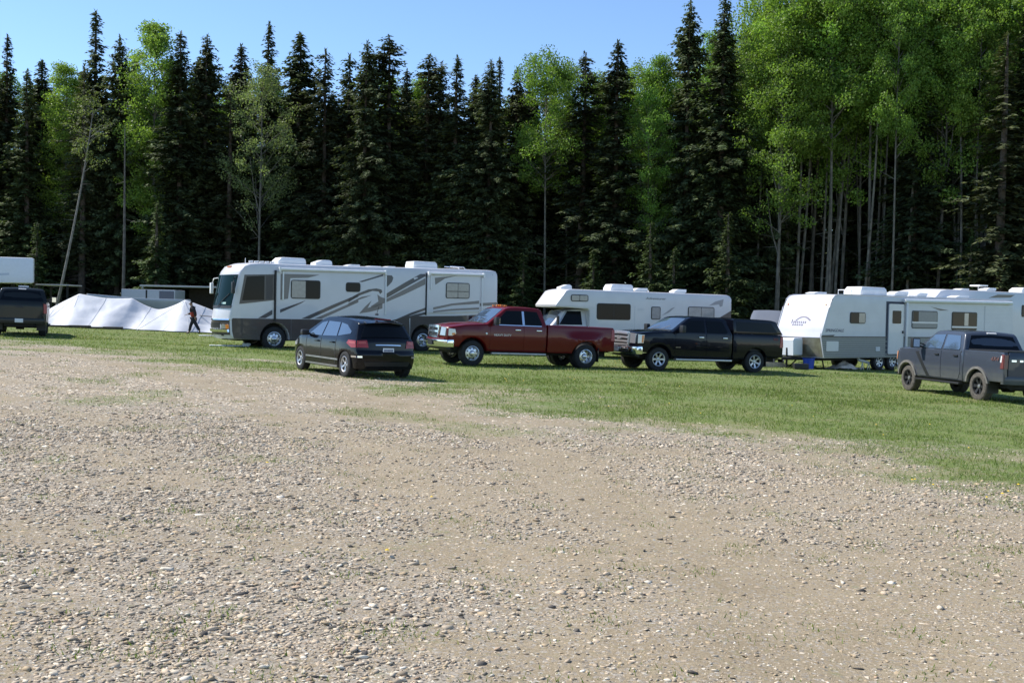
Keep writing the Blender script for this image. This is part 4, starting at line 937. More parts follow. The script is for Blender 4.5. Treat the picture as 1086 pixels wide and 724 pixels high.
# ------------------------------------------------------------------ collapsed marquee, shelters, person, odds and ends
def marquee():
    root = empty('marquee_tent', (-20.5, 59.0, G(-20.5, 59))); tag(root, 'low white marquee roof half lowered on its poles on the grass', 'tent')
    px = [-24.2, -21.25, -18.3]; ph = [1.78, 1.66, 1.70]
    X0, X1 = -27.0, -13.6
    def ridge(x):
        if x <= px[0]: u = (px[0] - x) / (px[0] - X0); return ph[0] * (1 - u) ** .8 * 1. if u < 1 else .03
        if x >= px[2]: u = (x - px[2]) / (X1 - px[2]); return max(.03, ph[2] * (1 - u) ** .9)
        i = 0 if x < px[1] else 1
        u = (x - px[i]) / (px[i + 1] - px[i]); sag = (.12, .58)[i]
        return ph[i] * (1 - u) + ph[i + 1] * u - sag * (1 - abs(2 * u - 1) ** 1.5)
    vs = []; fs = []; nx_, nt_ = 150, 40
    for i in range(nx_ + 1):
        x = X0 + (X1 - X0) * i / nx_; h = ridge(x)
        depth = 2.6 + .35 * math.sin(x * 1.3) + .25 * math.sin(x * 3.1)
        for j in range(nt_ + 1):
            t = j / nt_
            # slope falls from the ridge, flattens to a skirt on the ground
            z = h * (1 - t) ** 1.08 * (1 - .06 * math.sin(t * math.pi)) + .05
            y = 60.6 - depth * t
            f = mnoise.noise(Vector((x * .9 + t * 2.2, t * 3.0, 1.3))) * .07 + mnoise.noise(Vector((x * 2.6 - t * 4, t * 5, 7))) * .03
            # tension folds radiate from the pole tops
            for p_, q_ in zip(px, ph):
                d = math.hypot(x - p_, t * 2.6) + .25; f += .035 * math.sin(9 * math.atan2(x - p_, t * 2.6 + .05)) * min(1, 1.2 / d) * t
            f -= .07 * math.exp(-((t - .70 - .1 * math.sin(x * .8)) / .07) ** 2)
            z = max(.02 + .03 * abs(f), z + f * math.sin(min(1, t * 1.3 + .05) * math.pi) * min(1, h))
            vs.append((x + 20.5, y - 59.0, z + G(x, y) - G(-20.5, 59)))
    for i in range(nx_):
        for j in range(nt_):
            a = i * (nt_ + 1) + j; fs.append([a, a + 1, a + nt_ + 2, a + nt_ + 1])
    FV = list(vs); o = MB().add(vs, fs).build('front_sheet', M['fabric'], root, 60)
    sm = o.modifiers.new('thickness', 'SOLIDIFY'); sm.thickness = .012
    vs = []; fs = []
    for i in range(61):
        x = -24.2 + (5.9) * i / 60; u = np.interp(x, px, ph)
        for j in range(12):
            t = j / 11; y = 61.6 + .12 * math.sin(x * 2) * t + .9 * t
            vs.append((x + 20.5, y - 59.0, u * (1 - t) + .07  + G(x, y) - G(-20.5, 59)))
    for i in range(60):
        for j in range(11): a = i * 12 + j; fs.append([a, a + 1, a + 13, a + 12])
    o = MB().add(vs, fs).build('back_sheet', M['fabric'], root, 60); sm = o.modifiers.new('thickness', 'SOLIDIFY'); sm.thickness = .012
    for p_, q_ in zip(px, ph):
        gz = G(p_, 60.6) - G(-20.5, 59)
        MB().tube([(p_ + 20.5, 1.62, gz), (p_ + 20.5, 1.62, gz + q_ + .02)], .035, 8).build('pole', M['steel'], root)
    MB().tube([(px[2] + 20.5, 1.6, .9), (px[2] + 22.4, .2, .80), (px[2] + 24, -.2, .7)], .03, 8).build('guy_strap', M['swoosh'], root)
    for x, y0 in ((-24.9, 57.3), (-19.7, 57.1), (-16.9, 57.0)):
        p_ = min(px, key=lambda q: abs(q - x)); gz_ = G(x, y0) - G(-20.5, 59)
        MB().tube([(p_ + 20.5, 1.6, ph[px.index(p_)] + G(p_, 60.6) - G(-20.5, 59)), (x + 20.5, y0 - 59 - .3, gz_ + .02)], .012, 5).build('guy_rope', mat('pale_rope', (.5, .5, .52), .8), root)
    sm_ = mat('tarp_seam', (.55, .565, .60), .7)
    for p_ in (-25.4, -22.7, -20.2, -17.2):
        k = min(range(nx_ + 1), key=lambda i: abs(X0 + (X1 - X0) * i / nx_ - p_)); row = FV[k * (nt_ + 1):(k + 1) * (nt_ + 1)]
        MB().tube([(v[0], v[1] - .012, v[2] + .012) for v in row[::2]], .008, 5).build('seam', sm_, root)
    return root
marquee()
pm = MB()
for i, (x, w) in enumerate(((-24.6, 1.2), (-23.5, 1.1), (-22.5, .9), (-21.7, 1.0))):
    pm.box((x, 57.6, G(x, 58) + .0), (x + w, 57.85, G(x, 58) + .10 + .04 * (i % 2)), 0, .02)
o = pm.build('plank_stack', mat('dark_brown_planks', (.07, .055, .04), .85, noise=.4, nscale=10)); tag(o, 'dark planks lying along the front hem of the white marquee', 'planks')  # plain dark brown with random variation
for v in o.data.vertices: v.co.y -= .15

def gooseneck():
    root = empty('gooseneck_trailer', (-31.0, 62.0, G(-31, 62)), R(25)); tag(root, 'white box trailer with a high overhanging nose behind the charcoal pickup', 'trailer')
    P = [(-8, .6), (-8, 3.62), (3.2, 3.66), (3.3, 3.6), (3.3, 2.28), (3.2, 2.24), (.6, 2.2), (.5, 2.1), (.5, .6)]
    D = lambda x, t, z: (x, t * 1.25, z + .05 * (1 - t * t) * (z > 3.3))
    MB().bm(shell(P, D, xs=frange(-7, 3, 1), zs=[1.2, 2, 2.6], ys=[-.6, 0, .6], bev=.03)).build('body', mat('white_box_panel', (.70, .73, .78), .5, noise=.03), root)
    MB().bm(panel([(3.24, 2.26), (3.24, 3.63), (3.29, 3.6), (3.29, 2.3)], -1, D, .012, .01)).build('corner_post', M['steel'], root)
    MB().bm(panel([(1.5, 2.62), (1.5, 2.75), (2.0, 2.78), (2.0, 2.66)], -1, D, .006, .004)).build('faded_decal', mat('faint_blue_decal', (.5, .55, .64), .6), root)
    ch = MB().box((-7.8, -.8, .4), (.4, .8, .62)).tube([(2.2, 0, 2.2), (2.2, 0, 1.1)], .09).tube([(1.0, -.9, 2.1), (1.0, -.9, .03)], .05).tube([(1.0, .9, 2.1), (1.0, .9, .03)], .05)
    ch.build('chassis', M['dark'], root)
    w = wheel(root, -4, -1.05, .38, .38, .24, 'alloy', -1, 'rubber', spokes=6); wheel_copy(w, root, -4.9, -1.05, .38); wheel_copy(w, root, -4, 1.05, .38, True); wheel_copy(w, root, -4.9, 1.05, .38, True)
gooseneck()
def shelter(name, label, cat, x0, x1, y0, y1, h, mroof, rim=.10, posts=True):
    zc = G((x0 + x1) / 2, y0); root = empty(name, ((x0 + x1) / 2, (y0 + y1) / 2, zc)); tag(root, label, cat)
    cx, cy = (x0 + x1) / 2, (y0 + y1) / 2
    MB().box((x0 - cx, y0 - cy, h - rim), (x1 - cx, y1 - cy, h), 0, .02).build('roof', mroof, root)
    for x in (x0 + .15, x1 - .15):
        for y in (y0 + .15, y1 - .15):
            MB().box((x - cx - .05, y - cy - .05, G(x, y) - zc - .05), (x - cx + .05, y - cy + .05, h - rim - .002)).build('post', M['dark'] if h < 2.5 else M['steel'], root)
    return root
sh = shelter('shelter', 'flat open shelter on thin posts with a pale roof edge, behind the marquee', 'shelter', -24.3, -18.2, 70.6, 74, 2.66, mat('pale_roof_edge', (.42, .43, .43), .6))
MB().box((-.8, 1.55, .05), (3.0, 1.62, 2.5)).build('interior_shade_panel', mat('interior_shade_paint', (.035, .03, .026), .85, noise=.3), sh)  # dark panel paints in the shade under the shelter roof
MB().lathe([(0, .26), (.12, .30), (.32, .24), (.42, .05), (.42, .001)], (2.2, -1.2, 2.66), 16, 0, 'Z').build('roof_cowl', mat('pale_teal_metal', (.24, .36, .36), .5, .3), sh)
s2 = shelter('shelter', 'small open shelter on dark posts between the box trailer nose and the leaning birch', 'shelter', -28.4, -26.4, 64.5, 66.5, 2.32, mat('pale_roof_edge'), .07)
def kiosk():
    root = empty('cargo_trailer', (-22.25, 67.5, G(-22.25, 67.5))); tag(root, 'white site trailer with a dark window strip behind the marquee ridge', 'trailer')
    wh = mat('grey_white_panel', (.42, .44, .47), .5, noise=.05)
    MB().box((-1.75, -1, .55), (1.55, 1, 2.28), 0, .03).build('body', wh, root)
    k = MB().box((-.26, -1.012, .6), (-.16, -1.002, 2.25)); k.build('panel_seam', M['seam'], root)
    MB().box((.58, -1.015, 1.2), (1.48, -1.002, 2.2)).build('window', mat('slate_blue_window', (.06, .08, .13), .2), root)
    MB().box((-1.6, -.8, .35), (1.5, .8, .56)).build('chassis', M['dark'], root)
    w = wheel(root, -.4, -.9, .33, .33, .2, 'alloy', -1, 'rubber', spokes=6); wheel_copy(w, root, -.4, .9, .33, True)
    MB().tube([(1.4, 0, .45), (2.4, 0, .45)], .05).tube([(2.3, 0, .5), (2.3, 0, .0)], .035).build('drawbar', M['dark'], root)
kiosk()

# ---- skin-modifier figures
def skin(name, joints, edges, m, parent=None, sub=2, root_i=0):
    me = bpy.data.meshes.new(name); me.from_pydata([j[0] for j in joints], edges, [])
    o = bpy.data.objects.new(name, me); COL.objects.link(o)
    o.modifiers.new('skin', 'SKIN'); sd = o.modifiers.new('sub', 'SUBSURF'); sd.levels = sd.render_levels = sub
    for i, j in enumerate(joints):
        r_ = j[1]; me.skin_vertices[0].data[i].radius = r_ if isinstance(r_, tuple) else (r_, r_)
        me.skin_vertices[0].data[i].use_root = (i == root_i)
    dg = bpy.context.evaluated_depsgraph_get(); dg.update()
    m2 = bpy.data.meshes.new_from_object(o.evaluated_get(dg)); bpy.data.objects.remove(o)
    m2.name = name; m2.materials.clear(); m2.materials.append(m)
    m2.polygons.foreach_set('use_smooth', [True] * len(m2.polygons))
    return m2
def join_meshes(name, ms, m, parent):
    b = MB()
    for me in ms: b.add([v.co[:] for v in me.vertices], [list(p.vertices) for p in me.polygons])
    return b.build(name, m, parent, 80)
def person():
    root = empty('person'); tag(root, 'person in dark clothes with an orange-red vest striding past the white marquee', 'person')
    sk = mat('skin', (.30, .17, .11), .5)
    jk = mat('dark_brown_jacket', (.022, .016, .016), .8, noise=.2); tr_ = mat('navy_trousers', (.012, .014, .024), .8, noise=.2); vs_ = mat('orange_red_vest', (.36, .045, .02), .75, noise=.15)
    hip = (0, 0, .86); ch = (-.06, 0, 1.18); nk = (-.12, 0, 1.42); hd = (-.17, 0, 1.55)
    shl = (-.08, -.17, 1.34); shr = (-.08, .17, 1.34)
    elL = (.13, -.25, 1.10); haL = (.14, -.27, .85); elR = (-.18, .23, 1.08); haR = (-.42, .20, 1.00)
    kf, af = (-.19, .09, .47), (-.27, .09, .10); kb, ab = (.14, -.09, .48), (.34, -.09, .15)
    body = skin('b', [(hip, .11), (ch, (.13, .10)), (nk, .055), ((-.15, 0, 1.50), .075), (hd, (.095, .085)), ((-.18, 0, 1.62), .08), (shl, .055), (elL, .04), (haL, .03), (shr, .055), (elR, .04), (haR, .03),
                      ((-.02, .09, .80), .08), (kf, .055), (af, .04), ((-.02, -.09, .80), .08), (kb, .055), (ab, .04), ((-.40, .09, .04), .035), ((.26, -.09, .03), .035)],
                [(0, 1), (1, 2), (2, 3), (3, 4), (4, 5), (1, 6), (6, 7), (7, 8), (1, 9), (9, 10), (10, 11), (0, 12), (12, 13), (13, 14), (0, 15), (15, 16), (16, 17), (14, 18), (17, 19)], sk)
    hands = []
    for h, d in ((haL, Vector((.05, -.1, -1))), (haR, Vector((-1, -.15, -.25)))):
        h = Vector(h); d.normalize(); sd_ = Vector((0, 1, 0)); s_ = d.cross(sd_).normalized(); up = s_
        pl = skin('h', [(h, .03), (h + d * .05, (.04, .02)), (h + d * .09, (.04, .017))], [(0, 1), (1, 2)], sk, sub=1); hands.append(pl)
        for k in range(4):
            b0 = h + d * .085 + sd_ * (-.027 + .018 * k); L = (.06, .075, .07, .055)[k]
            hands.append(skin('f', [(b0, .009), (b0 + d * L * .5 + s_ * .008, .0085), (b0 + d * L + s_ * .025, .007)], [(0, 1), (1, 2)], sk, sub=1))
        b0 = h + d * .03 + sd_ * .03; hands.append(skin('t', [(b0, .011), (b0 + d * .03 + sd_ * .025, .010), (b0 + d * .065 + sd_ * .03 + s_ * .01, .008)], [(0, 1), (1, 2)], sk, sub=1))
    nose = skin('n', [((-.25, 0, 1.555), .016), ((-.278, 0, 1.535), .014), ((-.25, 0, 1.525), .012)], [(0, 1), (1, 2)], sk, sub=1)
    ears = [skin('e', [((-.16, s * .083, 1.57), .014), ((-.155, s * .092, 1.545), .013), ((-.16, s * .085, 1.52), .01)], [(0, 1), (1, 2)], sk, sub=1) for s in (-1, 1)]
    bo = join_meshes('body', [body] + hands + [nose] + ears, sk, root)
    fc = MB()
    for s in (-1, 1): fc.lathe([(-.008, .001), (-.006, .008), (.006, .008), (.008, .001)], (-.253, s * .032, 1.575), 8)
    fc.box((-.262, -.025, 1.497), (-.25, .025, 1.504)); fc.build('eyes_and_mouth', M['black'], bo)
    j = skin('j', [((.0, 0, .92), (.18, .15)), ((-.05, 0, 1.15), (.20, .16)), ((-.09, 0, 1.33), (.18, .13)), ((-.12, 0, 1.44), .07), (shl, .10), (elL, .08), ((.138, -.268, .90), .06), (shr, .10), (elR, .08), ((-.37, .205, 1.015), .06)],
             [(0, 1), (1, 2), (2, 3), (2, 4), (4, 5), (5, 6), (2, 7), (7, 8), (8, 9)], jk)
    join_meshes('jacket', [j], jk, root)
    v = skin('v', [((.005, 0, .84), (.19, .16)), ((-.03, 0, 1.02), (.21, .175)), ((-.065, 0, 1.24), (.215, .178))], [(0, 1), (1, 2)], vs_)
    join_meshes('vest', [v], vs_, root)
    t = skin('t', [(hip, (.15, .13)), ((-.03, .09, .78), .115), (kf, .09), ((-.265, .09, .12), .072), ((-.03, -.09, .78), .115), (kb, .09), ((.325, -.09, .18), .072)], [(0, 1), (1, 2), (2, 3), (0, 4), (4, 5), (5, 6)], tr_)
    join_meshes('trousers', [t], tr_, root)
    for a, b_, c in (((-.26, .09, .07), (-.34, .09, .045), (-.43, .09, .035)), ((.35, -.09, .13), (.31, -.09, .07), (.24, -.09, .035))):
        join_meshes('shoe', [skin('s', [(a, .05), (b_, (.048, .042)), (c, (.042, .032))], [(0, 1), (1, 2)], M['black'])], M['black'], root)
    hr = skin('h', [((-.135, 0, 1.56), (.10, .085)), ((-.155, 0, 1.63), (.092, .085)), ((-.19, 0, 1.655), .07)], [(0, 1), (1, 2)], M['black'])
    join_meshes('hair', [hr], mat('dark_hair', (.012, .01, .009), .7), root)
    return root
pe = person(); pe.location = (-16.5, 56.2, G(-16.5, 56.2) + .0)

def thing(mb, name, m, label, cat, loc=None, group=None, rz=0):
    o = mb.build(name, m); tag(o, label, cat, group)
    if loc: o.location = loc
    o.rotation_euler.z = rz
    return o
wb_ = mat('white_board', (.75, .77, .78), .5, noise=.05)
thing(MB().box((-.5, -.3, 0), (.5, .3, .035), 0, .01), 'board', wb_, 'pale board lying on the grass just beyond the motorhome nose', 'board', (-15.1, 54.0, G(-15.1, 54)), rz=.2)
thing(MB().box((-.75, -.18, 0), (.75, .18, .05), 0, .01).box((.5, -.16, .05), (.8, .16, .13), 0, .01), 'ramp_board', wb_, 'long pale levelling ramp on the grass under the motorhome nose', 'ramp', (-11.1, 42.6, G(-11.1, 42.6)), rz=.35)
def loc_tr(u, v, z=0):   # a spot given along and out from the trailer's near flank
    t = R(33); x = 12.8 + u * math.cos(t) + v * -math.sin(t) * -1 * -1; y = 43.5 + u * math.sin(t) + v * math.cos(t)
    return (x, y, G(x, y) + z)
bl = MB().lathe([(0, .001), (0, .19), (.40, .235), (.41, .25), (.44, .25), (.44, .22), (.05, .19), (.05, .001)], (0, 0, 0), 20, 0, 'Z')
thing(bl, 'bucket', mat('blue_plastic', (.015, .06, .42), .4), 'bright blue plastic tub beneath the trailer nose', 'tub', loc_tr(-.65, .55))
cr = MB()
g_n = 16; vs = []; fs = []
for i in range(g_n + 1):
    for j in range(g_n + 1):
        u, v = i / g_n * 2 - 1, j / g_n * 2 - 1; r_ = math.hypot(u, v)
        vs.append((u * .75, v * .4, max(0.01, (.30 * max(0, 1 - r_) + .12 * mnoise.noise(Vector((u * 2.4, v * 2.4, 3)))) + .04)))
for i in range(g_n):
    for j in range(g_n): a = i * (g_n + 1) + j; fs.append([a, a + 1, a + g_n + 2, a + g_n + 1])
thing(cr.add(vs, fs), 'crumpled_sheet', mat('cream_sheet', (.70, .60, .52), .8), 'cream sheet heaped on the grass beneath the trailer', 'sheet', loc_tr(1.6, .7), rz=.5)
ho = MB().tube([(0, 0, .50), (.1, 0, .40), (.25, 0, .38), (.7, .05, .30), (1.2, .1, .24), (1.5, .1, .06)], .06, 10)
for x in (.3, .7, 1.1): ho.tube([(x, .0, .34), (x - .08, 0, 0)], .02, 6).tube([(x, .0, .34), (x + .08, 0, 0)], .02, 6)
thing(ho, 'drain_hose', mat('pale_hose', (.62, .62, .60), .5), 'pale drain hose on little stands beside the trailer wheels', 'hose', loc_tr(2.0, .3), rz=R(33))
thing(MB().box((-.28, -.18, 0), (.28, .18, .24), 0, .03).tube([(-.1, 0, .24), (-.08, 0, .29), (.08, 0, .29), (.1, 0, .24)], .015), 'tool_case', M['black'], 'black tool case on the grass beside the trailer drawbar', 'case', loc_tr(-1.5, .2))
st_ = MB()
for i in range(4): st_.box((-.7 + .05 * i, -.2 + .02 * i, .05 * i), (.7 - .06 * i, .2 - .03 * i, .05 * i + .045), 0, .006)
thing(st_, 'wood_blocks', mat('pale_cut_wood', (.48, .40, .30), .8, noise=.2), 'pale wooden boards stacked behind the trailer drawbar', 'boards', loc_tr(-1.6, 1.7), rz=.3)
thing(MB().lathe([(0, .001), (0, .16), (.03, .16), (.05, .10), (.38, .03), (.39, .001)], (0, 0, 0), 12, 0, 'Z'), 'marker_cone', wb_, 'small pale cone on the grass behind the trailer wheels', 'cone', loc_tr(4.6, 1.2))
jk_ = MB().tube([(0, 0, 0), (0, 0, .55)], .04, 8).tube([(-.18, 0, 0), (0, 0, .3)], .025, 6).tube([(.18, 0, 0), (0, 0, .3)], .025, 6)
# ------------------------------------------------------------------ ground, gravel, grass
def nmesh(name, V, F, m, attrs=(), smooth=False, parent=None):
    """V (n,3), F (k,3|4) -> object, fast"""
    me = bpy.data.meshes.new(name); V = np.ascontiguousarray(V, np.float32); F = np.ascontiguousarray(F, np.int32)
    k = F.shape[1]
    me.vertices.add(len(V)); me.vertices.foreach_set('co', V.ravel())
    me.loops.add(F.size); me.loops.foreach_set('vertex_index', F.ravel())
    me.polygons.add(len(F)); me.polygons.foreach_set('loop_start', np.arange(0, F.size, k, dtype=np.int32))
    if smooth: me.polygons.foreach_set('use_smooth', np.ones(len(F), bool))
    me.update(calc_edges=True)
    for an, ty, data in attrs:
        a = me.attributes.new(an, ty, 'POINT'); a.data.foreach_set('color' if ty == 'FLOAT_COLOR' else 'value', np.ascontiguousarray(data, np.float32).ravel())
    for q in (m if isinstance(m, (list, tuple)) else [m]): me.materials.append(q)
    o = bpy.data.objects.new(name, me); COL.objects.link(o)
    if parent: o.parent = parent
    return o
def vnoise(x, y, s, seed=0):
    """smooth value noise, vectorised"""
    x = np.asarray(x) * s + 17.3 * seed; y = np.asarray(y) * s - 9.1 * seed
    xi, yi = np.floor(x).astype(np.int64), np.floor(y).astype(np.int64); fx, fy = x - xi, y - yi
    def h(a, b): 
        n = (a * 374761393 + b * 668265263 + seed * 1442695) & 0x7fffffff; n = (n ^ (n >> 13)) * 1274126177 & 0x7fffffff
        return ((n ^ (n >> 16)) & 0xffff) / 65535.
    fx = fx * fx * (3 - 2 * fx); fy = fy * fy * (3 - 2 * fy)
    return (h(xi, yi) * (1 - fx) + h(xi + 1, yi) * fx) * (1 - fy) + (h(xi, yi + 1) * (1 - fx) + h(xi + 1, yi + 1) * fx) * fy
def fbm(x, y, s, seed=0, o=4): return sum(vnoise(x, y, s * 2 ** i, seed + i) * .5 ** i for i in range(o)) / sum(.5 ** i for i in range(o))
EX, EY = [-80, -45, -30, -20, 0, 15, 25, 40, 80], [82, 79, 77, 75.5, 72, 66.5, 63, 60, 56]     # forest edge
def edgeY(x): return np.interp(x, EX, EY)
BX, BY = [-90, -40, -28, -16.7, -11, -6.1, 0, 3.85, 6.45, 12, 40], [62, 47, 41, 35.6, 31.8, 27.6, 20.8, 15.5, 11.9, 6.6, -12]   # where gravel gives way to grass
def grass_mask(x, y):
    d = (y - np.interp(x, BX, BY)) * .72
    n = (fbm(x, y, .40, 3) - .5) * 8.0 + (fbm(x, y, 2.2, 9) - .5) * 3.2
    m = sstep(d + n, -2.4, 3.6)
    # weedy islands in the gravel (by the grass edge, right of the lane)
    isl = sstep(fbm(x, y, .5, 21), .58, .76) * .45 + sstep(fbm(x, y, 1.3, 31), .72, .82) * .35
    isl = isl + .75 * np.exp(-(((x - 5.3) / .9) ** 2 + ((y - 12.0) / .8) ** 2)) * sstep(fbm(x, y, 1.8, 5), .35, .6)
    return np.clip(np.maximum(m, isl), 0, 1)
LY = [2, 5, 7.5, 10.5, 14.5, 20, 28, 40]
LA, LB = [.5, .35, -.2, -1.0, -2.3, -5.0, -10, -20], [2.2, 1.95, 1.6, .95, .2, -2.2, -7, -16]
def stone_mask(x, y):
    a = np.exp(-((x - np.interp(y, LY, LA)) / (.38 + .012 * y)) ** 2); b = np.exp(-((x - np.interp(y, LY, LB)) / (.50 + .012 * y)) ** 2)
    right = sstep(x - np.interp(y, LY, LA), -.2, .8) * (1 - .75 * sstep(y, 9, 17))
    s = 1.0 - .55 * right - .62 * np.maximum(a, b)
    s = s * (.30 + .95 * sstep(fbm(x, y, .9, 41), .3, .64)) * (.45 + .7 * sstep(fbm(x, y, 3.2, 51), .33, .64))
    return np.clip(s, .06, 1)

gx = np.concatenate([-np.geomspace(400, 26, 30), np.arange(-25, 25.01, .22), np.geomspace(26, 400, 30)])
gy = np.concatenate([[-300, -120, -50, -20, -8, -3], np.arange(0, 48, .2), np.arange(48, 110, 1.5), np.geomspace(112, 600, 16)])
Xg, Yg = np.meshgrid(gx, gy); Zg = ground(Xg, Yg)
near = sstep(-Yg, -60, -30)
Zg = Zg + near * ((fbm(Xg, Yg, .8, 61) - .5) * .05 + (fbm(Xg, Yg, 4, 71, 2) - .5) * .018)
Zg -= .012 * (np.exp(-((Xg - np.interp(Yg, LY, LA)) / .45) ** 2) + np.exp(-((Xg - np.interp(Yg, LY, LB)) / .5) ** 2)) * (Yg < 40)
ny_, nx_ = Xg.shape
idx = np.arange(nx_ * ny_).reshape(ny_, nx_)
Fg = np.stack([idx[:-1, :-1], idx[:-1, 1:], idx[1:, 1:], idx[1:, :-1]], -1).reshape(-1, 4)
gm_ = grass_mask(Xg, Yg); sm_ = stone_mask(Xg, Yg); fm_ = sstep(Yg - edgeY(Xg) + (fbm(Xg, Yg, .4, 81) - .5) * 3, -2.5, .5)

def gmat():
    m = bpy.data.materials.new('field_ground'); m.use_nodes = True; t = m.node_tree; b = t.nodes['Principled BSDF']; b.inputs['Roughness'].default_value = .95
    b.inputs['Specular IOR Level'].default_value = .15
    L = t.links.new; N = t.nodes.new
    geo = N('ShaderNodeNewGeometry')
    def noise(s, d=5, r=.55, v=None):
        n = N('ShaderNodeTexNoise'); n.inputs['Scale'].default_value = s; n.inputs['Detail'].default_value = d; n.inputs['Roughness'].default_value = r; L(geo.outputs['Position'], n.inputs['Vector']); return n
    def ramp(src, stops):
        r = N('ShaderNodeValToRGB'); e = r.color_ramp.elements
        while len(e) < len(stops): e.new(.5)
        for q, (p, c) in zip(e, stops): q.position = p; q.color = (*c, 1)
        L(src, r.inputs[0]); return r.outputs[0]
    def mix(f, a, c, bt='MIX'):
        x = N('ShaderNodeMix'); x.data_type = 'RGBA'; x.blend_type = bt
        if isinstance(f, float): x.inputs[0].default_value = f
        else: L(f, x.inputs[0])
        for s, k in ((a, 6), (c, 7)):
            if isinstance(s, tuple): x.inputs[k].default_value = (*s, 1)
            else: L(s, x.inputs[k])
        return x.outputs[2]
    def att(n): a = N('ShaderNodeAttribute'); a.attribute_name = n; return a.outputs['Fac']
    sand = ramp(noise(1.3).outputs['Fac'], [(.3, (.25, .193, .116)), (.55, (.315, .25, .156)), (.75, (.365, .298, .194))])
    sand = mix(.5, sand, ramp(noise(45, 3, .7).outputs['Fac'], [(.3, (.165, .125, .085)), (.5, (.31, .25, .17)), (.7, (.44, .37, .275))]))
    # fine stones
    def stones(scale, cols):
        v = N('ShaderNodeTexVoronoi'); v.inputs['Scale'].default_value = scale; L(geo.outputs['Position'], v.inputs['Vector'])
        s = N('ShaderNodeSeparateColor'); L(v.outputs['Color'], s.inputs[0])
        return ramp(s.outputs[0], cols), v.outputs['Distance'], s.outputs[1]
    cols = [(0, (.09, .08, .07)), (.12, (.21, .18, .14)), (.45, (.29, .25, .20)), (.7, (.35, .295, .225)), (.9, (.44, .40, .34)), (1, (.55, .52, .46))]
    c1, d1, r1 = stones(52, cols); c2, d2, r2 = stones(110, cols)
    st = mix(.45, c1, c2)
    mr = N('ShaderNodeMapRange'); L(att('stones'), mr.inputs[0]); mr.inputs[1].default_value = .05; mr.inputs[2].default_value = .85; mr.inputs[3].default_value = .18; mr.inputs[4].default_value = .92
    th_ = N('ShaderNodeMath'); th_.operation = 'LESS_THAN'; L(r1, th_.inputs[0]); L(mr.outputs[0], th_.inputs[1])
    mm = N('ShaderNodeMath'); mm.operation = 'MULTIPLY'; L(th_.outputs[0], mm.inputs[0]); mm.inputs[1].default_value = .85
    grv = mix(mm.outputs[0], sand, st)
    # lawn
    gr = ramp(noise(.35, 6).outputs['Fac'], [(.28, (.21, .225, .08)), (.45, (.145, .20, .047)), (.62, (.105, .175, .038)), (.78, (.16, .20, .053))])
    gr = mix(.5, gr, ramp(noise(14, 4, .7).outputs['Fac'], [(.3, (.065, .095, .023)), (.5, (.13, .17, .046)), (.72, (.22, .22, .09))]))
    dry = ramp(noise(.9, 6, .65).outputs['Fac'], [(.56, (0, 0, 0)), (.68, (.75, .75, .75))])
    gr = mix(dry, gr, (.20, .18, .085))
    bare = ramp(noise(.55, 5, .6).outputs['Fac'], [(.70, (0, 0, 0)), (.76, (.8, .8, .8))])
    gr = mix(bare, gr, (.30, .25, .16))
    nb = N('ShaderNodeMath'); nb.operation = 'ADD'; L(att('grass'), nb.inputs[0])
    n3 = noise(9, 5, .7); n3m = N('ShaderNodeMapRange'); L(n3.outputs['Fac'], n3m.inputs[0]); n3m.inputs[1].default_value = .3; n3m.inputs[2].default_value = .7; n3m.inputs[3].default_value = -.45; n3m.inputs[4].default_value = .45
    L(n3m.outputs[0], nb.inputs[1])
    gf = N('ShaderNodeMapRange'); L(nb.outputs[0], gf.inputs[0]); gf.inputs[1].default_value = .15; gf.inputs[2].default_value = 1.05
    col = mix(gf.outputs[0], grv, gr)
    col = mix(att('forest'), col, ramp(noise(2.5).outputs['Fac'], [(.3, (.03, .022, .014)), (.6, (.06, .05, .025)), (.8, (.045, .06, .02))]))
    L(col, b.inputs['Base Color'])
    bp = N('ShaderNodeBump'); bp.inputs['Strength'].default_value = .5; bp.inputs['Distance'].default_value = .014
    iv = N('ShaderNodeMath'); iv.operation = 'MULTIPLY_ADD'; L(d1, iv.inputs[0]); iv.inputs[1].default_value = -.35
    nn = noise(90, 4, .7); L(nn.outputs['Fac'], iv.inputs[2]); L(iv.outputs[0], bp.inputs['Height']); L(bp.outputs[0], b.inputs['Normal'])
    return m
go = nmesh('ground', np.stack([Xg, Yg, Zg], -1).reshape(-1, 3), Fg, gmat(), [('grass', 'FLOAT', gm_), ('stones', 'FLOAT', sm_), ('forest', 'FLOAT', fm_)], True)
tag(go, 'gently sloping field of pale gravel running into mown grass', kind='structure')
from mathutils.interpolate import poly_3d_calc
def gz(x, y):   # bilinear height on the built ground sheet
    i = np.clip(np.searchsorted(gx, x) - 1, 0, len(gx) - 2); j = np.clip(np.searchsorted(gy, y) - 1, 0, len(gy) - 2)
    u = (x - gx[i]) / (gx[i + 1] - gx[i]); v = (y - gy[j]) / (gy[j + 1] - gy[j])
    return (Zg[j, i] * (1 - u) + Zg[j, i + 1] * u) * (1 - v) + (Zg[j + 1, i] * (1 - u) + Zg[j + 1, i + 1] * u) * v

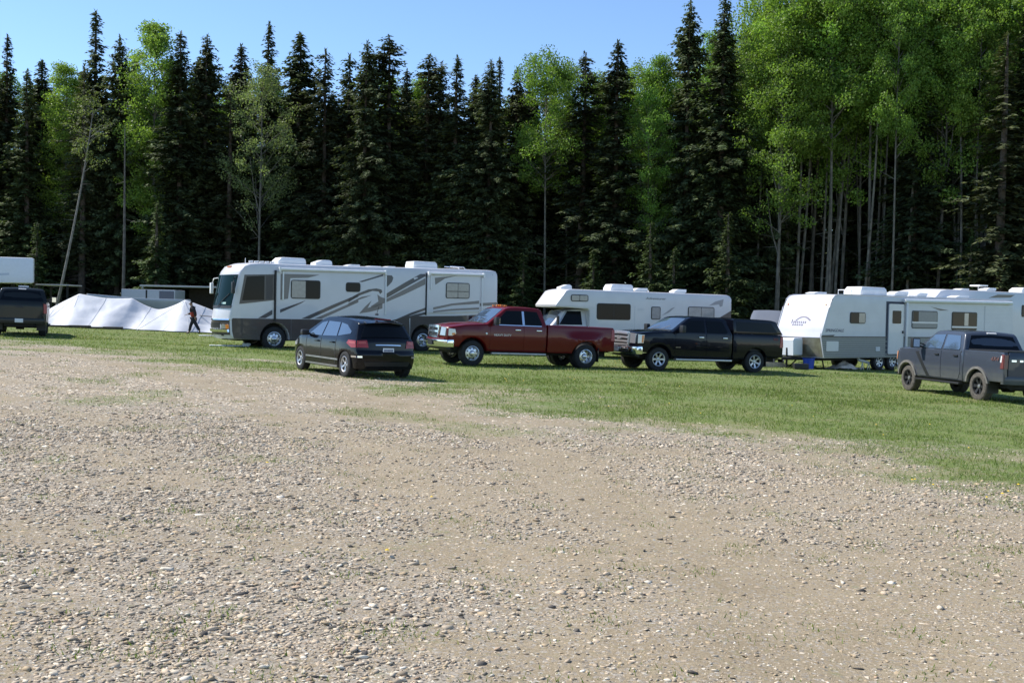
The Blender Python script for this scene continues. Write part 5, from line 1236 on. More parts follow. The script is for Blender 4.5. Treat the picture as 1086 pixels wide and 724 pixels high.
def attr_mat(name, rough=.9, transl=0., base=None, spec=.2, objvar=0.):
    m = bpy.data.materials.new(name); m.use_nodes = True; t = m.node_tree; b = t.nodes['Principled BSDF']; L = t.links.new
    a = t.nodes.new('ShaderNodeAttribute'); a.attribute_name = 'tint'; c = a.outputs['Color']
    if objvar:
        oi = t.nodes.new('ShaderNodeObjectInfo'); h = t.nodes.new('ShaderNodeHueSaturation')
        r = t.nodes.new('ShaderNodeMapRange'); r.inputs[3].default_value = 1 - objvar; r.inputs[4].default_value = 1 + objvar; L(oi.outputs['Random'], r.inputs[0]); L(r.outputs[0], h.inputs['Value'])
        r2 = t.nodes.new('ShaderNodeMapRange'); r2.inputs[3].default_value = .485; r2.inputs[4].default_value = .515
        ml = t.nodes.new('ShaderNodeMath'); ml.operation = 'FRACT'; m3 = t.nodes.new('ShaderNodeMath'); m3.operation = 'MULTIPLY'; m3.inputs[1].default_value = 7.31
        L(oi.outputs['Random'], m3.inputs[0]); L(m3.outputs[0], ml.inputs[0]); L(ml.outputs[0], r2.inputs[0]); L(r2.outputs[0], h.inputs['Hue'])
        L(c, h.inputs['Color']); c = h.outputs[0]
    L(c, b.inputs['Base Color']); b.inputs['Roughness'].default_value = rough; b.inputs['Specular IOR Level'].default_value = spec
    if transl:
        tr_ = t.nodes.new('ShaderNodeBsdfTranslucent'); mx = t.nodes.new('ShaderNodeMixShader'); mx.inputs[0].default_value = transl
        g = t.nodes.new('ShaderNodeMix'); g.data_type = 'RGBA'; g.blend_type = 'MULTIPLY'; g.inputs[0].default_value = 1; L(c, g.inputs[6]); g.inputs[7].default_value = (1.12, 1.22, .65, 1)
        L(g.outputs[2], tr_.inputs['Color'])
        L(b.outputs[0], mx.inputs[1]); L(tr_.outputs[0], mx.inputs[2]); L(mx.outputs[0], t.nodes['Material Output'].inputs['Surface'])
    return m
PAL = np.array([(.43, .352, .255), (.50, .395, .28), (.46, .352, .222), (.345, .275, .198), (.62, .53, .40), (.70, .625, .50), (.105, .092, .078), (.39, .275, .18)])
PW = np.array([.21, .18, .15, .15, .15, .07, .06, .03])
ph_ = (1 + 5 ** .5) / 2
ICO_V = np.array([(-1, ph_, 0), (1, ph_, 0), (-1, -ph_, 0), (1, -ph_, 0), (0, -1, ph_), (0, 1, ph_), (0, -1, -ph_), (0, 1, -ph_), (ph_, 0, -1), (ph_, 0, 1), (-ph_, 0, -1), (-ph_, 0, 1)]) / math.hypot(1, ph_)
ICO_F = np.array([(0, 11, 5), (0, 5, 1), (0, 1, 7), (0, 7, 10), (0, 10, 11), (1, 5, 9), (5, 11, 4), (11, 10, 2), (10, 7, 6), (7, 1, 8), (3, 9, 4), (3, 4, 2), (3, 2, 6), (3, 6, 8), (3, 8, 9), (4, 9, 5), (2, 4, 11), (6, 2, 10), (8, 6, 7), (9, 8, 1)])
OCT_V = np.array([(1, 0, 0), (0, 1, 0), (-1, 0, 0), (0, -1, 0), (0, 0, 1), (.5, .5, .6)], float)[:5]
OCT_F = np.array([(0, 1, 4), (1, 2, 4), (2, 3, 4), (3, 0, 4)])
def scatter(n, x0, x1, y0, y1): return rng.uniform(x0, x1, n), rng.uniform(y0, y1, n)
def stones_obj():
    Vs, Fs, Cs = [], [], []; base = 0
    for (y0, y1, dens, r0, tmpl) in ((2.6, 6, 2000, .0090, 'ico'), (6, 10, 1350, .0104, 'ico'), (10, 16, 850, .0128, 'ico'), (16, 26, 420, .0175, 'oct'), (26, 38, 190, .0225, 'oct'), (2.6, 7, 3600, .0048, 'tiny'), (7, 15, 1700, .0068, 'tiny')):
        xw = y1 * .62 + 1; n = int(dens * 2 * xw * (y1 - y0)); x, y = scatter(n, -xw, xw, y0, y1); y = np.where(y0 > 3, y + rng.normal(0, .09, n) * y0, y)
        k = (np.abs(x) < y * .6 + 1.2) & (y > 2.6) & (rng.random(n) < (stone_mask(x, y) ** 1.15 if tmpl != 'tiny' else .35 + .5 * stone_mask(x, y)) * np.clip(1 - 1.25 * grass_mask(x, y), 0, 1))
        x, y = x[k], y[k]; n = len(x)
        r_ = r0 * np.exp(rng.normal(0, .44, n)); r_ = np.clip(r_, .003, .030)
        big = rng.random(n) < .005; r_[big] *= 1.5; r_ = np.clip(r_, 0, .06)
        TV, TF = (ICO_V, ICO_F) if tmpl == 'ico' else (OCT_V, OCT_F); q = len(TV)
        v = TV[None] * (1 + rng.uniform(-.5, .45, (n, q, 1)))
        s = np.stack([r_ * rng.uniform(.9, 1.5, n), r_ * rng.uniform(.6, 1.0, n), r_ * rng.uniform(.20, .46, n) * (1 if tmpl == 'ico' else 1.1)], 1); v = v * s[:, None]
        tl = rng.normal(0, .28, n); ct, st = np.cos(tl)[:, None], np.sin(tl)[:, None]
        v = np.stack([v[..., 0], v[..., 1] * ct - v[..., 2] * st, v[..., 1] * st + v[..., 2] * ct], -1)
        a = rng.uniform(0, 6.283, n); c_, s_ = np.cos(a)[:, None], np.sin(a)[:, None]
        v = np.stack([v[..., 0] * c_ - v[..., 1] * s_, v[..., 0] * s_ + v[..., 1] * c_, v[..., 2]], -1)
        z = gz(x, y) + s[:, 2] * rng.uniform(.0, .7, n) * (1 if tmpl == 'ico' else 0)
        v += np.stack([x, y, z], -1)[:, None]
        Vs.append(v.reshape(-1, 3)); Fs.append((TF[None] + (np.arange(n) * q)[:, None, None] + base).reshape(-1, 3)); base += n * q
        c = PAL[rng.choice(len(PAL), n, p=PW)] * rng.uniform(.78, 1.2, (n, 1)); Cs.append(np.repeat(c, q, 0))
    C = np.concatenate(Cs); C = np.concatenate([C, np.ones((len(C), 1))], 1)
    o = nmesh('gravel', np.concatenate(Vs), np.concatenate(Fs), attr_mat('gravel_stone', .85, 0, spec=.25), [('tint', 'FLOAT_COLOR', C)])
    tag(o, 'loose grey and tan gravel stones strewn over the ground', kind='stuff'); return o
stones_obj()

GP = np.array([(.145, .203, .042), (.175, .235, .055), (.115, .172, .037), (.22, .245, .075), (.28, .27, .12), (.34, .31, .17)])
def blades(name, x, y, h, w, pal, pw, label):
    n = len(x); a = rng.uniform(0, 6.283, n); d = np.stack([np.cos(a), np.sin(a), np.zeros(n)], 1); la = rng.uniform(0, 6.283, n)
    lean = np.stack([np.cos(la), np.sin(la), np.zeros(n)], 1) * (h * rng.uniform(.2, .9, n))[:, None]
    p = np.stack([x, y, gz(x, y) - .004], 1)
    V = np.stack([p - d * w[:, None] / 2, p + d * w[:, None] / 2, p + lean + np.stack([0 * h, 0 * h, h], 1)], 1)
    c = pal[rng.choice(len(pal), n, p=pw)] * rng.uniform(.75, 1.25, (n, 1)); C = np.concatenate([np.repeat(c, 3, 0), np.ones((3 * n, 1))], 1)
    o = nmesh(name, V.reshape(-1, 3), np.arange(3 * n).reshape(n, 3), GM, [('tint', 'FLOAT_COLOR', C)]); tag(o, label, kind='stuff'); return o
GM = attr_mat('grass_blade', .6, .35)
gxs, gys = [], []
for y0, y1, dens in ((9, 20, 520), (20, 30, 330), (30, 45, 150), (45, 76, 50)):
    xw = y1 * .56; n = int(dens * 2 * xw * (y1 - y0)); x, y = scatter(n, -xw, xw, y0, y1)
    g_ = grass_mask(x, y); k = (np.abs(x) < y * .56 + 1) & (rng.random(n) < np.clip(g_ * 1.25 - .22, 0, 1)) & (y < edgeY(x) - .5)
    k &= rng.random(n) < .22 + .9 * sstep(fbm(x, y, .7, 15), .32, .62)
    gxs.append(x[k]); gys.append(y[k])
x = np.concatenate(gxs); y = np.concatenate(gys); n = len(x)
h = .028 + .05 * rng.random(n) ** 2 + .035 * sstep(fbm(x, y, .7, 77), .5, .75) * rng.random(n)
w = (.007 + .006 * rng.random(n)) * np.clip(y / 16, 1, 3.2)
blades('grass', x, y, h, w, GP, [.26, .24, .18, .14, .11, .07], 'short green grass with dry blades across the field')
# weeds among the stones
n = 5200; x = []; y = []
for _ in range(1100):
    cy = rng.uniform(3.2, 26) ** 1.0; cx = rng.uniform(-.55, .55) * cy; 
    if rng.random() > .25 + stone_mask(cx, cy) * .6: continue
    k = rng.integers(14, 60); x.append(rng.normal(cx, .09 + .05 * rng.random(), k)); y.append(rng.normal(cy, .09, k))
xi = rng.uniform(3.9, 7.2, 5200); yi = rng.uniform(10.4, 13.8, 5200); k = rng.random(5200) < grass_mask(xi, yi) * 1.1; x.append(xi[k]); y.append(yi[k])
x = np.concatenate(x); y = np.concatenate(y); n = len(x)
blades('weeds', x, y, .012 + .032 * rng.random(n) ** 1.5, .005 + .007 * rng.random(n), GP, [.3, .25, .2, .15, .06, .04], 'small green weeds growing between the gravel stones')
def dandelions():
    V, F, C = [], [], []; pts = [(-.85, 7.6), (-.7, 9.8), (-2.6, 11.6), (4.75, 12.1), (5.3, 11.6), (5.5, 11.9), (5.0, 11.3), (5.75, 12.2), (4.55, 12.2), (4.6, 12.25)]
    for _ in range(150):
        yy = rng.uniform(14, 60); xx = rng.uniform(-.5, .5) * yy
        if grass_mask(np.array([xx]), np.array([yy]))[0] > .8 and yy < edgeY(xx) - 4: pts.append((xx, yy))
    for px_, py_ in pts:
        z = float(gz(np.array([px_]), np.array([py_]))[0]) + rng.uniform(.04, .08); r_ = rng.uniform(.014, .021); b = len(V)
        V.append((px_, py_, z + .012)); 
        for k in range(9): V.append((px_ + r_ * math.cos(k * .698), py_ + r_ * math.sin(k * .698), z + .004 * (k % 2)))
        for k in range(9): F.append((b, b + 1 + k, b + 1 + (k + 1) % 9))
    o = nmesh('dandelions', np.array(V), np.array(F), mat('dandelion_yellow', (.72, .48, .02), .7)); tag(o, 'tiny yellow dandelion heads dotted over grass and gravel', kind='stuff')
dandelions()
# ------------------------------------------------------------------ trees
SPR = attr_mat('spruce_needles', .75, .25, spec=.25, objvar=.22)
ASP = attr_mat('aspen_leaves', .5, .5, spec=.35, objvar=.14)
BARK = mat('spruce_bark', (.085, .068, .055), .95, noise=.4, nscale=6)
PALE = mat('aspen_bark', (.125, .115, .095), .9, noise=.45, nscale=3)
GREYB = mat('grey_deadwood', (.11, .10, .09), .95, noise=.35, nscale=5)
def unit(v): return v / np.maximum(1e-9, np.linalg.norm(v, axis=-1, keepdims=True))
def trunk_mb(H, r0, lean=0., bend=.0, forks=(), seed=0, r1=.02):
    rr_ = np.random.default_rng(seed); n = 14; pts = []; rs = []
    ph1, ph2 = rr_.uniform(0, 6, 2)
    for i in range(n + 1):
        t = i / n; pts.append((lean * t * H * (1 - .35 * t) + bend * math.sin(t * 4 + ph1), bend * math.sin(t * 3 + ph2), H * t)); rs.append(r0 * (1 - t) ** .75 * (1 + .35 * math.exp(-t * 30)) + r1)
    return MB().tube(pts, rs, 9), pts
def spruce_mesh(seed, H=20., Rb=2.5, c0=.1, dens=1., droop=.35, shape=.85, club=0., tint=(.030, .046, .020), sz=1., deadtwigs=0):
    g = np.random.default_rng(seed); tr_, pts = trunk_mb(H, .16 + H * .004, 0, .05, seed=seed)
    P, Dv, Wv, C = [], [], [], []
    z = c0 * H; lev = 0
    while z < H - .15:
        t = (z / H - c0) / (1 - c0)
        prof = (1 - t) ** shape * (1 if t > .12 else .55 + 3.75 * t) * (.42 + .58 * min(1, (1 - t) / .28)) * (1 + .22 * math.sin(t * 23 + seed) * (t < .8))
        if club: prof = max(prof * .8, club * math.exp(-((t - .9) / .07) ** 2)) if t > .6 else prof
        Rr = Rb * prof * g.uniform(.72, 1.15) + .10
        nb = max(4, int(round((5.5 + 2.5 * (1 - t)) * dens)))
        for b in range(nb):
            if g.random() < .14: continue
            a = 6.283 * b / nb + g.uniform(-.4, .4) + lev * 1.1; irr = .50 + 1.0 * float(vnoise(z * .55, (a % 6.283) * .9 + 3, 1., seed))
            if irr < .80 and g.random() < .45: continue
            L = Rr * g.uniform(.55, 1.2) * irr
            zz = z + g.uniform(-.14, .14); up = .30 * (t > .75)
            ns = max(5, int(L * 13 * dens)); s = np.linspace(.10, 1, ns) + g.uniform(-.04, .04, ns)
            rad = L * s; dz = (up - droop) * rad * .9 + .16 * droop * 2 * rad ** 2 / max(L, .4) 
            p = np.stack([np.cos(a) * rad, np.sin(a) * rad, zz + dz], 1); p += g.normal(0, .075, (ns, 3))
            for side in (-1, 1):
                ang = a + side * g.uniform(.35, .95, ns); l = sz * (.15 + .20 * (1 - s) * min(1, L) + .09 * g.random(ns)) * (.75 + .25 * min(1, Rr))
                d = np.stack([np.cos(ang) * l, np.sin(ang) * l, -l * g.uniform(.05, .75, ns)], 1)
                w = np.stack([-np.sin(ang), np.cos(ang), g.uniform(-.7, .7, ns)], 1); w = unit(w) * (l * g.uniform(.20, .34, ns))[:, None]
                P.append(p); Dv.append(d); Wv.append(w)
                c = np.array(tint) * g.uniform(.7, 1.3) * g.uniform(.65, 1.35, (ns, 1)) * (.8 + .45 * (s[:, None] > .75)); C.append(c)
        z += g.uniform(.26, .40) * (1.0 if t < .8 else .62) / max(.7, dens ** .5); lev += 1
    # leader
    p = np.array([[0, 0, H - .1 - .12 * i] for i in range(8) for _ in range(3)]); ang = g.uniform(0, 6.283, len(p)); l = np.full(len(p), .26)
    P.append(p); Dv.append(np.stack([np.cos(ang) * .14, np.sin(ang) * .14, l], 1)); Wv.append(np.stack([-np.sin(ang) * .05, np.cos(ang) * .05, 0 * l], 1)); C.append(np.tile(np.array(tint), (len(p), 1)))
    for k in range(deadtwigs):
        zz = g.uniform(.08, max(.12, c0)) * H; a = g.uniform(0, 6.283); L = g.uniform(.5, 1.6)
        tr_.tube([(0, 0, zz), (math.cos(a) * L * .6, math.sin(a) * L * .6, zz - .1), (math.cos(a) * L, math.sin(a) * L, zz - .32)], [.022, .014, .006], 3, cap=False)
    P, Dv, Wv, C = map(np.concatenate, (P, Dv, Wv, C))
    V = np.stack([P, P + Dv * .45 + Wv, P + Dv, P + Dv * .45 - Wv], 1).reshape(-1, 3)
    n = len(P); C4 = np.concatenate([np.repeat(C, 4, 0), np.ones((4 * n, 1))], 1)
    return tr_, V, np.arange(4 * n).reshape(n, 4), C4
def leafy_mesh(seed, H=20., Rb=2.4, c0=.5, nb=95, leaf=.13, clump=.36, per=30, tint=(.085, .165, .022), lean=0., bend=.12, top=.55, fork=True, r0=.13):
    g = np.random.default_rng(seed); tr_, pts = trunk_mb(H * .97, r0, lean, bend, seed=seed, r1=.015)
    pa = np.array(pts); cz = []
    for k in range(nb):
        t = g.random() ** .9; z = H * (c0 + (1 - c0) * t * .97); base = np.array([np.interp(z, pa[:, 2], pa[:, i]) for i in range(2)] + [z])
        rad = Rb * math.sqrt(max(.02, 1 - ((t - .42) / .60) ** 2)) * g.uniform(.55, 1.1) * (1 if t < .8 else .8); a = g.uniform(0, 6.283)
        tip = base + np.array([math.cos(a) * rad, math.sin(a) * rad, rad * g.uniform(.15, .6)]); st = base - np.array([0, 0, rad * .35])
        if k % 2 == 0: tr_.tube([tuple(st), tuple((st + tip) / 2 + np.array([0, 0, .1])), tuple(tip)], [.030, .018, .006], 4, cap=False)
        for q in (.62, 1.0): 
            if g.random() < .85: cz.append(st + (tip - st) * q + g.normal(0, .18, 3))
    if fork:
        for k in range(3):
            z0 = H * g.uniform(.3, .55); a = g.uniform(0, 6.283); b0 = [np.interp(z0, pa[:, 2], pa[:, i]) for i in range(2)]
            tr_.tube([(b0[0], b0[1], z0), (b0[0] + math.cos(a) * .5, b0[1] + math.sin(a) * .5, z0 + 1.6), (b0[0] + math.cos(a) * .9, b0[1] + math.sin(a) * .9, z0 + 4.2)], [r0 * .45, r0 * .35, .02], 6, cap=False)
    for k in range(7):   # dead snags on the bare bole
        z0 = H * g.uniform(.10, max(.15, c0)); a = g.uniform(0, 6.283); L = g.uniform(.4, 1.3); b0 = [np.interp(z0, pa[:, 2], pa[:, i]) for i in range(2)]
        tr_.tube([(b0[0], b0[1], z0), (b0[0] + math.cos(a) * L, b0[1] + math.sin(a) * L, z0 + L * g.uniform(-.3, .5))], [.018, .006], 3, cap=False)
    cz = np.array(cz); n = len(cz) * per
    u = unit(g.normal(0, 1, (n, 3))) * (g.random((n, 1)) ** .42) * np.repeat(g.uniform(.75, 1.45, len(cz)) * clump, per)[:, None]
    P = np.repeat(cz, per, 0) + u * np.array([1.1, 1.1, .72])
    shade = np.repeat(g.uniform(.72, 1.28, len(cz)), per)
    d = unit(g.normal(0, 1, (n, 3)) + np.array([0, 0, -.35])); w = unit(np.cross(d, g.normal(0, 1, (n, 3)))); l = leaf * g.uniform(.7, 1.3, n)[:, None]
    V = np.stack([P, P + d * l * .5 + w * l * .42, P + d * l, P + d * l * .5 - w * l * .42], 1).reshape(-1, 3)
    C = np.array(tint) * (shade * g.uniform(.8, 1.2, n))[:, None]; C4 = np.concatenate([np.repeat(C, 4, 0), np.ones((4 * n, 1))], 1)
    return tr_, V, np.arange(4 * n).reshape(n, 4), C4
PROTO = {}
def proto(kind, H, data, bark, leafm):
    tr_, V, F, C = data
    t = tr_.build('trunk', bark, None, 60); c = nmesh('crown', V, F, leafm, [('tint', 'FLOAT_COLOR', C)])
    PROTO[kind] = [H, t, c, False]
proto('spruce_full', 20., spruce_mesh(1, 20, 3.5, .04, 1.3, .40, .74, sz=1.15, tint=(.078, .100, .040)), BARK, SPR)
proto('spruce_full_b', 20., spruce_mesh(2, 20, 3.1, .10, 1.25, .36, .78, sz=1.15, tint=(.078, .098, .040)), BARK, SPR)
proto('spruce_narrow', 20., spruce_mesh(3, 20, 2.6, .20, 1.25, .45, .66, sz=1.15, tint=(.070, .088, .038), deadtwigs=40), BARK, SPR)
proto('spruce_narrow_b', 20., spruce_mesh(4, 20, 2.4, .30, 1.15, .42, .56, club=.62, sz=1.05, tint=(.068, .084, .037), deadtwigs=50), BARK, SPR)
proto('spruce_sparse', 20., spruce_mesh(5, 20, 2.6, .22, .8, .48, .66, tint=(.090, .098, .044), sz=1.05, deadtwigs=60), BARK, SPR)
proto('spruce_light', 20., spruce_mesh(6, 20, 3.0, .08, 1.15, .30, .8, tint=(.10, .13, .048), sz=1.1), BARK, SPR)
proto('spruce_broad', 20., spruce_mesh(8, 20, 3.7, .16, 1.2, .38, .56, sz=1.15, tint=(.082, .100, .042), deadtwigs=50), BARK, SPR)
proto('spruce_ragged', 20., spruce_mesh(9, 20, 3.0, .30, .95, .50, .50, sz=1.1, tint=(.074, .088, .040), deadtwigs=90), BARK, SPR)
proto('spruce_young', 9., spruce_mesh(7, 9, 1.9, .02, 1.3, .30, .85, tint=(.064, .096, .032), sz=.95), BARK, SPR)
AT = (.18, .285, .05)
proto('aspen', 20., leafy_mesh(11, 20, 2.7, .50, 88, leaf=.125, per=120, clump=.58, tint=AT, r0=.085, fork=False), PALE, ASP)
proto('aspen_b', 20., leafy_mesh(12, 20, 2.3, .56, 72, leaf=.125, per=120, clump=.56, tint=AT, r0=.095, lean=.04, bend=.22, fork=False), PALE, ASP)
proto('aspen_c', 20., leafy_mesh(13, 20, 3.1, .42, 105, leaf=.125, per=120, clump=.60, lean=-.03, bend=.2, r0=.11, tint=(.18, .285, .05)), PALE, ASP)
proto('aspen_pole', 20., leafy_mesh(17, 20, 1.3, .64, 40, leaf=.12, per=100, clump=.5, tint=AT, r0=.075, bend=.3, fork=False), mat('pale_aspen_bark', (.155, .145, .122), .9, noise=.4, nscale=3), ASP)
proto('aspen_column', 20., leafy_mesh(14, 20, 2.0, .30, 165, leaf=.12, per=110, tint=(.19, .29, .056), clump=.52, r0=.085, fork=False), PALE, ASP)
proto('poplar_pale', 20., leafy_mesh(15, 20, 3.3, .36, 80, leaf=.12, tint=(.19, .235, .095), clump=.60, per=90, r0=.11), PALE, ASP)
proto('birch_leaning', 20., leafy_mesh(16, 20, 1.7, .66, 40, tint=(.12, .15, .055), lean=.26, bend=.12, per=22, r0=.11, fork=False), mat('birch_bark', (.17, .16, .145), .85, noise=.4, nscale=4), ASP)
def tree(kind, x, y, H, label, cat, group=None, name=None, wide=1., rz=None):
    P_ = PROTO[kind]; s = H / P_[0]
    nm = name or (('spruce_tree' if 'spruce' in kind else 'birch_tree' if 'birch' in kind else 'poplar_tree' if 'poplar' in kind else 'aspen_tree'))
    e = empty(nm, (x, y, G(x, y) - .06), random.uniform(0, 6.28) if rz is None else rz); q_ = wide * s ** .6 * (1.12 if 'spruce' in kind else 1.); e.scale = (q_ * random.uniform(.92, 1.1), q_ * random.uniform(.92, 1.1), s)
    tag(e, label, cat, group)
    for o in P_[1:3]:
        c = o if not P_[3] else o.copy()
        if P_[3]: COL.objects.link(c)
        c.parent = e
    P_[3] = True; return e
SEC = [(-999, 58, 'behind the box trailer', "trailer's tail"), (58, 215, 'behind the white marquee', "pickup end"), (215, 372, "behind the motorhome's front half", 'windscreen end'), (372, 532, "behind the motorhome's rear half", 'middle'),
       (532, 662, 'behind the maroon pickup', "bonnet end"), (662, 822, 'behind the cab-over camper', "camper's middle"), (822, 945, "behind the travel trailer's nose", "nose end"), (945, 1400, 'behind the grey pickup', "trailer door")]
ORD = ['first', 'second', 'third', 'fourth', 'fifth', 'sixth', 'seventh', 'eighth', 'ninth', 'tenth', 'eleventh', 'twelfth', 'thirteenth', 'fourteenth', 'fifteenth']
def section(px): return next(i for i, s in enumerate(SEC) if s[0] <= px < s[1])
FRONT = []   # (pixel column of the tip in the photograph's own frame, tip row, distance behind the forest edge, kind, spread, look)
def A_(px, py, dy, kind, wide=1., look=None): FRONT.append((px, py, dy, kind, wide, look))
for a in [(12, 40, 2, 'spruce_full_b', .9), (32, 76, 0, 'spruce_light', 1.), (48, 66, 4, 'spruce_narrow', 1.), (72, 70, 2.5, 'aspen_column', .95), (105, 14, 4, 'spruce_full_b', 1.), (92, 70, 0, 'spruce_sparse', 1.), (130, 40, 2, 'spruce_broad', .75), (147, 64, 6, 'spruce_narrow', 1.),
          (169, 26, 1.2, 'aspen_column', 1.1), (194, 36, 0, 'spruce_full', 1.), (213, 66, 5, 'spruce_narrow', .9), (222, 39, 2, 'spruce_broad', .8), (258, 50, 4, 'spruce_narrow', 1.1), (288, 27, 5, 'spruce_full_b', 1.), (280, 66, -1, 'poplar_pale', .85), (246, 92, 1, 'spruce_sparse', 1.1),
          (320, 37, 3, 'spruce_narrow', 1.15), (347, 54, 2, 'spruce_ragged', .95), (372, 60, 4, 'spruce_ragged', 1.), (391, 46, 0, 'spruce_broad', .8), (414, 41, 1, 'spruce_narrow_b', 1.1), (432, 76, 4, 'spruce_narrow', 1.), (446, 84, 5, 'aspen_column', .7), (456, 60, 2, 'spruce_narrow_b', 1.), (469, 68, 3, 'spruce_ragged', .9), (486, 62, 1, 'spruce_full_b', 1.),
          (505, 82, 4, 'spruce_narrow', 1.), (521, 66, 0, 'spruce_broad', .85), (530, 64, 3, 'spruce_full_b', .8), (549, 74, 2, 'spruce_narrow', 1.), (562, 78, 5, 'spruce_narrow', .9), (582, 57, 0, 'aspen', .95), (606, 70, 4, 'aspen_b', .8), (620, 58, 1, 'spruce_ragged', 1.), (637, 80, 5, 'aspen_b', .9), (655, 46, 0, 'spruce_narrow', 1.1),
          (678, 70, 4, 'aspen', .85), (700, 60, 3, 'aspen_column', .85), (690, 98, 0, 'aspen_c', .75), (712, 78, 5, 'aspen', .8), (731, 3, 1, 'spruce_broad', .8), (752, 38, 5, 'aspen_b', .8), (768, -4, 0, 'spruce_full', .9), (790, 34, 3, 'poplar_pale', .6), (818, -26, 3, 'spruce_full', .8),
          (812, -4, 4, 'aspen', .9), (832, 40, -1, 'aspen_c', .85), (850, -10, 1, 'aspen', 1.), (868, -24, 5, 'aspen_b', 1.), (884, -30, 0, 'aspen', .9), (902, -18, 3, 'aspen_c', .9), (921, -34, 1, 'aspen_b', 1.), (940, -28, 5, 'aspen', .9), (958, -22, 2, 'aspen_b', .9), (812, 20, 2, 'aspen_b', .8), (876, -8, 2, 'aspen_b', .8), (912, -6, 3, 'aspen_b', .8), (948, -10, -1, 'aspen_b', .7), (992, -6, 3, 'aspen_b', .7), (1034, -14, 0, 'aspen_b', .7), (966, -30, 6, 'aspen', .9),
          (972, 50, 1, 'spruce_narrow', 1.), (985, 10, 6, 'aspen_b', .8), (1004, -30, 1, 'aspen_c', .85), (1022, -14, 4, 'aspen', .9), (1046, -36, 2, 'aspen_b', 1.), (1066, -30, 5, 'aspen', 1.), (1064, 38, -2, 'spruce_sparse', 1.15), (1088, 0, -1, 'spruce_full_b', .9), (1108, -30, 1, 'aspen_c', 1.), (1135, -20, 2, 'aspen', 1.), (-15, 50, 1, 'spruce_full', .9), (-45, 40, 2, 'spruce_narrow', 1.)]: A_(*a)
cnt = {}
LOOK = dict(aspen_pole='thin pole-like pale aspen', spruce_broad='wide blunt spruce', spruce_ragged='ragged dark spruce', spruce_full='broad dark spruce', spruce_full_b='dark pointed spruce', spruce_narrow='narrow dark spruce', spruce_narrow_b='dark club-topped spruce', spruce_sparse='thin sparse spruce', spruce_light='paler green spruce', aspen='bright green aspen', aspen_b='bare-stemmed green aspen', aspen_c='spreading bright aspen', aspen_column='tall columnar green aspen', poplar_pale='pale olive poplar')
for i, px in enumerate([826, 843, 856, 862, 879, 890, 899, 913, 926, 931, 947, 955, 975, 981, 996, 1012, 1018, 1037, 1052]):
    A_(px, -(i * 17) % 36 - 26, (.5, 3.5, 2., 5.)[i % 4], 'aspen_pole', 1.)
for px, py, dy, kind, wide, look in sorted(FRONT, key=lambda q: q[:4]):
    pxc = px - .021 * (362 - py); hor = 333 + .021 * (px - 543)
    X = (pxc - 543) / 1150 * 70
    for _ in range(4): Y = float(edgeY(X)) + 1 + dy; X = (pxc - 543) / 1150 * Y
    H = 1.75 + (hor - py) / 1150 * Y - G(X, Y) + .06
    si = section(px); key = (kind, si); cnt[key] = cnt.get(key, 0) + 1
    tree(kind, X, Y, H, f'{LOOK[kind]} {SEC[si][2]}, {ORD[cnt[key] - 1]} such from the {SEC[si][3]}', 'tree', 'trees along the forest edge', wide=wide)
# the leaning birch and a bare grey snag
xb_, yb_ = (61 - 5 - 543) / 1150 * 70, 70.
tree('birch_leaning', xb_, yb_, 14.6, 'slender birch with a pale trunk leaning over behind the white marquee', 'tree', rz=-.12)
e = empty('dead_tree', ((134 - 4 - 543) / 1150 * 73, 73, G(-26, 73))); tag(e, 'bare straight grey snag behind the white marquee', 'tree')
MB().tube([(0, 0, 0), (.03, 0, 6), (-.02, 0, 13)], [.13, .09, .03], 8).tube([(0, 0, 7), (.7, .1, 6.8)], [.02, .006], 4).tube([(0, 0, 9.5), (-.6, .1, 9.3)], [.02, .006], 4).build('trunk', GREYB, e)
# young spruces at the foot of the wood
for i, (px, py, yo) in enumerate([(690, 236, -3), (716, 262, -2.5), (772, 226, -3), (168, 214, -3), (556, 268, -2), (40, 236, -3), (630, 262, -2), (1030, 244, -1)]):
    Y = 70; X = (px - 543 - 2.5) / 1150 * Y
    for _ in range(4): Y = float(edgeY(X)) + yo; X = (px - 543 - 2.5) / 1150 * Y
    H = 1.75 + (333 + .021 * (px - 543) - py) / 1150 * Y - G(X, Y); si = section(px); cnt[('y', si)] = cnt.get(('y', si), 0) + 1
    tree('spruce_young', X, Y, H, f'young green spruce at the wood edge {SEC[si][2]}, {ORD[cnt[("y", si)] - 1]} from the {SEC[si][3]}', 'tree', 'young spruces at the wood edge', wide=.95)
# inner ranks: spruces and aspens that only show between those in front
g2 = np.random.default_rng(99)
TOPX, TOPY = [-200, 60, 130, 250, 400, 520, 600, 690, 760, 850, 1300], [74, 78, 74, 78, 80, 88, 84, 90, 50, 6, -6]
for rank, (d0, d1, n) in enumerate(((6, 10, 44), (11, 16, 42), (17, 24, 40))):
    for i in range(n):
        px = -150 + 1400 * (i + g2.uniform(.15, .85)) / n
        X = (px - 543) / 1150 * 82
        dy = g2.uniform(d0, d1)
        for _ in range(4): Y = float(edgeY(X)) + dy; X = (px - 543) / 1150 * Y
        py = np.interp(px, TOPX, TOPY) + g2.uniform(0, 34); H = 1.75 + (333 + .021 * (px - 543) - py) / 1150 * Y - G(X, Y)
        si = section(min(px, 1299)); asp = g2.random() < (.80 if px > 790 else .20)
        kind = g2.choice(['aspen', 'aspen_b', 'aspen_c']) if asp else g2.choice(['spruce_narrow', 'spruce_broad', 'spruce_full_b', 'spruce_narrow_b', 'spruce_ragged'])
        word = 'green aspen' if asp else 'dark spruce'
        tree(kind, X, Y, H, f'{word} half hidden deep among the trees {SEC[si][2]}', 'tree', f'{word}s deep in the wood {SEC[si][2]}', wide=1.0)
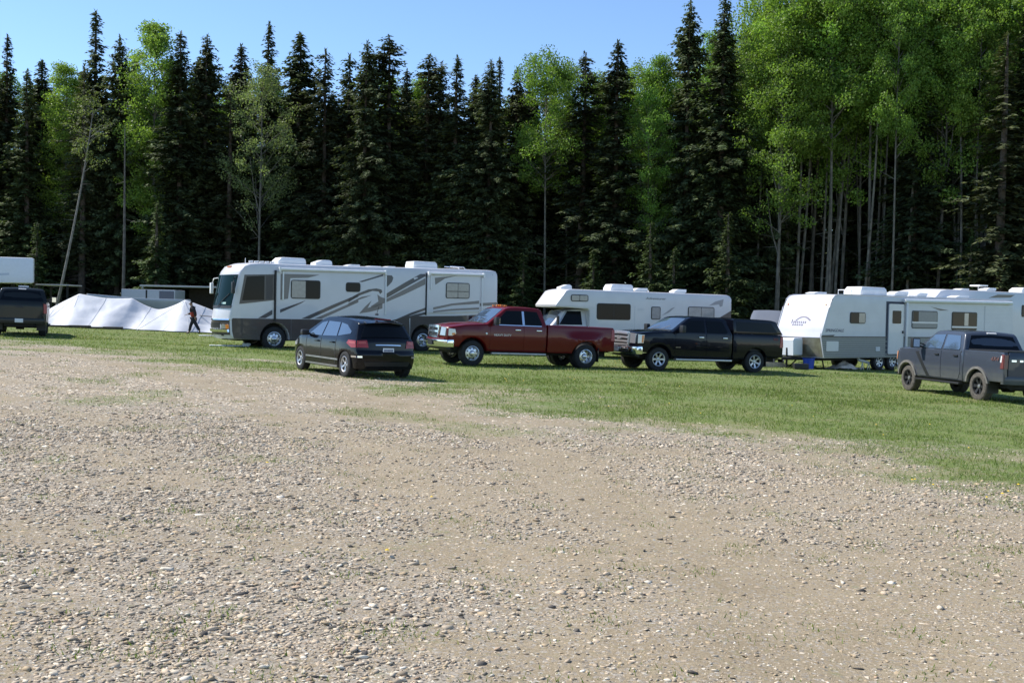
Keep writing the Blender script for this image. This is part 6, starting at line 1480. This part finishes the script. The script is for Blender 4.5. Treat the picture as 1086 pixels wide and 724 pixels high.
for P_ in PROTO.values():
    if not P_[3]:
        for o in P_[1:3]: bpy.data.objects.remove(o)
# the rest of the wood, one mass
def deep():
    g = np.random.default_rng(5); V, C = [], []; T = MB(); nv = 0
    for i in range(210):
        x = g.uniform(-75, 75); y = float(edgeY(x)) + g.uniform(24, 48); H = g.uniform(15, 19); R_ = g.uniform(1.6, 2.6); n = 620
        t = g.random(n) ** 1.0; z = H * (.04 + .96 * t); r_ = R_ * (1 - t) ** .8 * np.sqrt(g.random(n)); a = g.uniform(0, 6.283, n); l = g.uniform(.5, 1.0, n)
        P = np.stack([x + np.cos(a) * r_, y + np.sin(a) * r_, z + G(x, y)], 1); d = np.stack([np.cos(a) * l, np.sin(a) * l, -l * .6], 1); w = np.stack([-np.sin(a), np.cos(a), g.uniform(-.6, .6, n)], 1) * (l * .34)[:, None]
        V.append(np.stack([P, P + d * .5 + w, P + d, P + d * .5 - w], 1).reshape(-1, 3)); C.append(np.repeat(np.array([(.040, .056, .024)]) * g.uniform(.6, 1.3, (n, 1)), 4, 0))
    # low brush inside the wood
    n = 26000; x = g.uniform(-60, 60, n); y = edgeY(x) + g.uniform(1.5, 26, n); k = fbm(x, y, .35, 8) > .40; x, y = x[k], y[k]; n = len(x)
    z = ground(x, y) + 2.6 * g.random(n) ** 1.6 * fbm(x, y, .3, 12); a = g.uniform(0, 6.283, n); l = g.uniform(.25, .55, n); P = np.stack([x, y, z], 1)
    d = np.stack([np.cos(a) * l, np.sin(a) * l, g.uniform(-.3, .5, n) * l], 1); w = np.stack([-np.sin(a), np.cos(a), g.uniform(-.6, .6, n)], 1) * (l * .32)[:, None]
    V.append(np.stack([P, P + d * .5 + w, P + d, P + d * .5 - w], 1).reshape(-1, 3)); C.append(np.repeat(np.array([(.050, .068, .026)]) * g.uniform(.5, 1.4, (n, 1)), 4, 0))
    V = np.concatenate(V); C = np.concatenate(C); C = np.concatenate([C, np.ones((len(C), 1))], 1)
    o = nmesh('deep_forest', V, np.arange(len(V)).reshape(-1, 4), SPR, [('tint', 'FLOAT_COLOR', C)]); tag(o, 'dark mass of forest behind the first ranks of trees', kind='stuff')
deep()
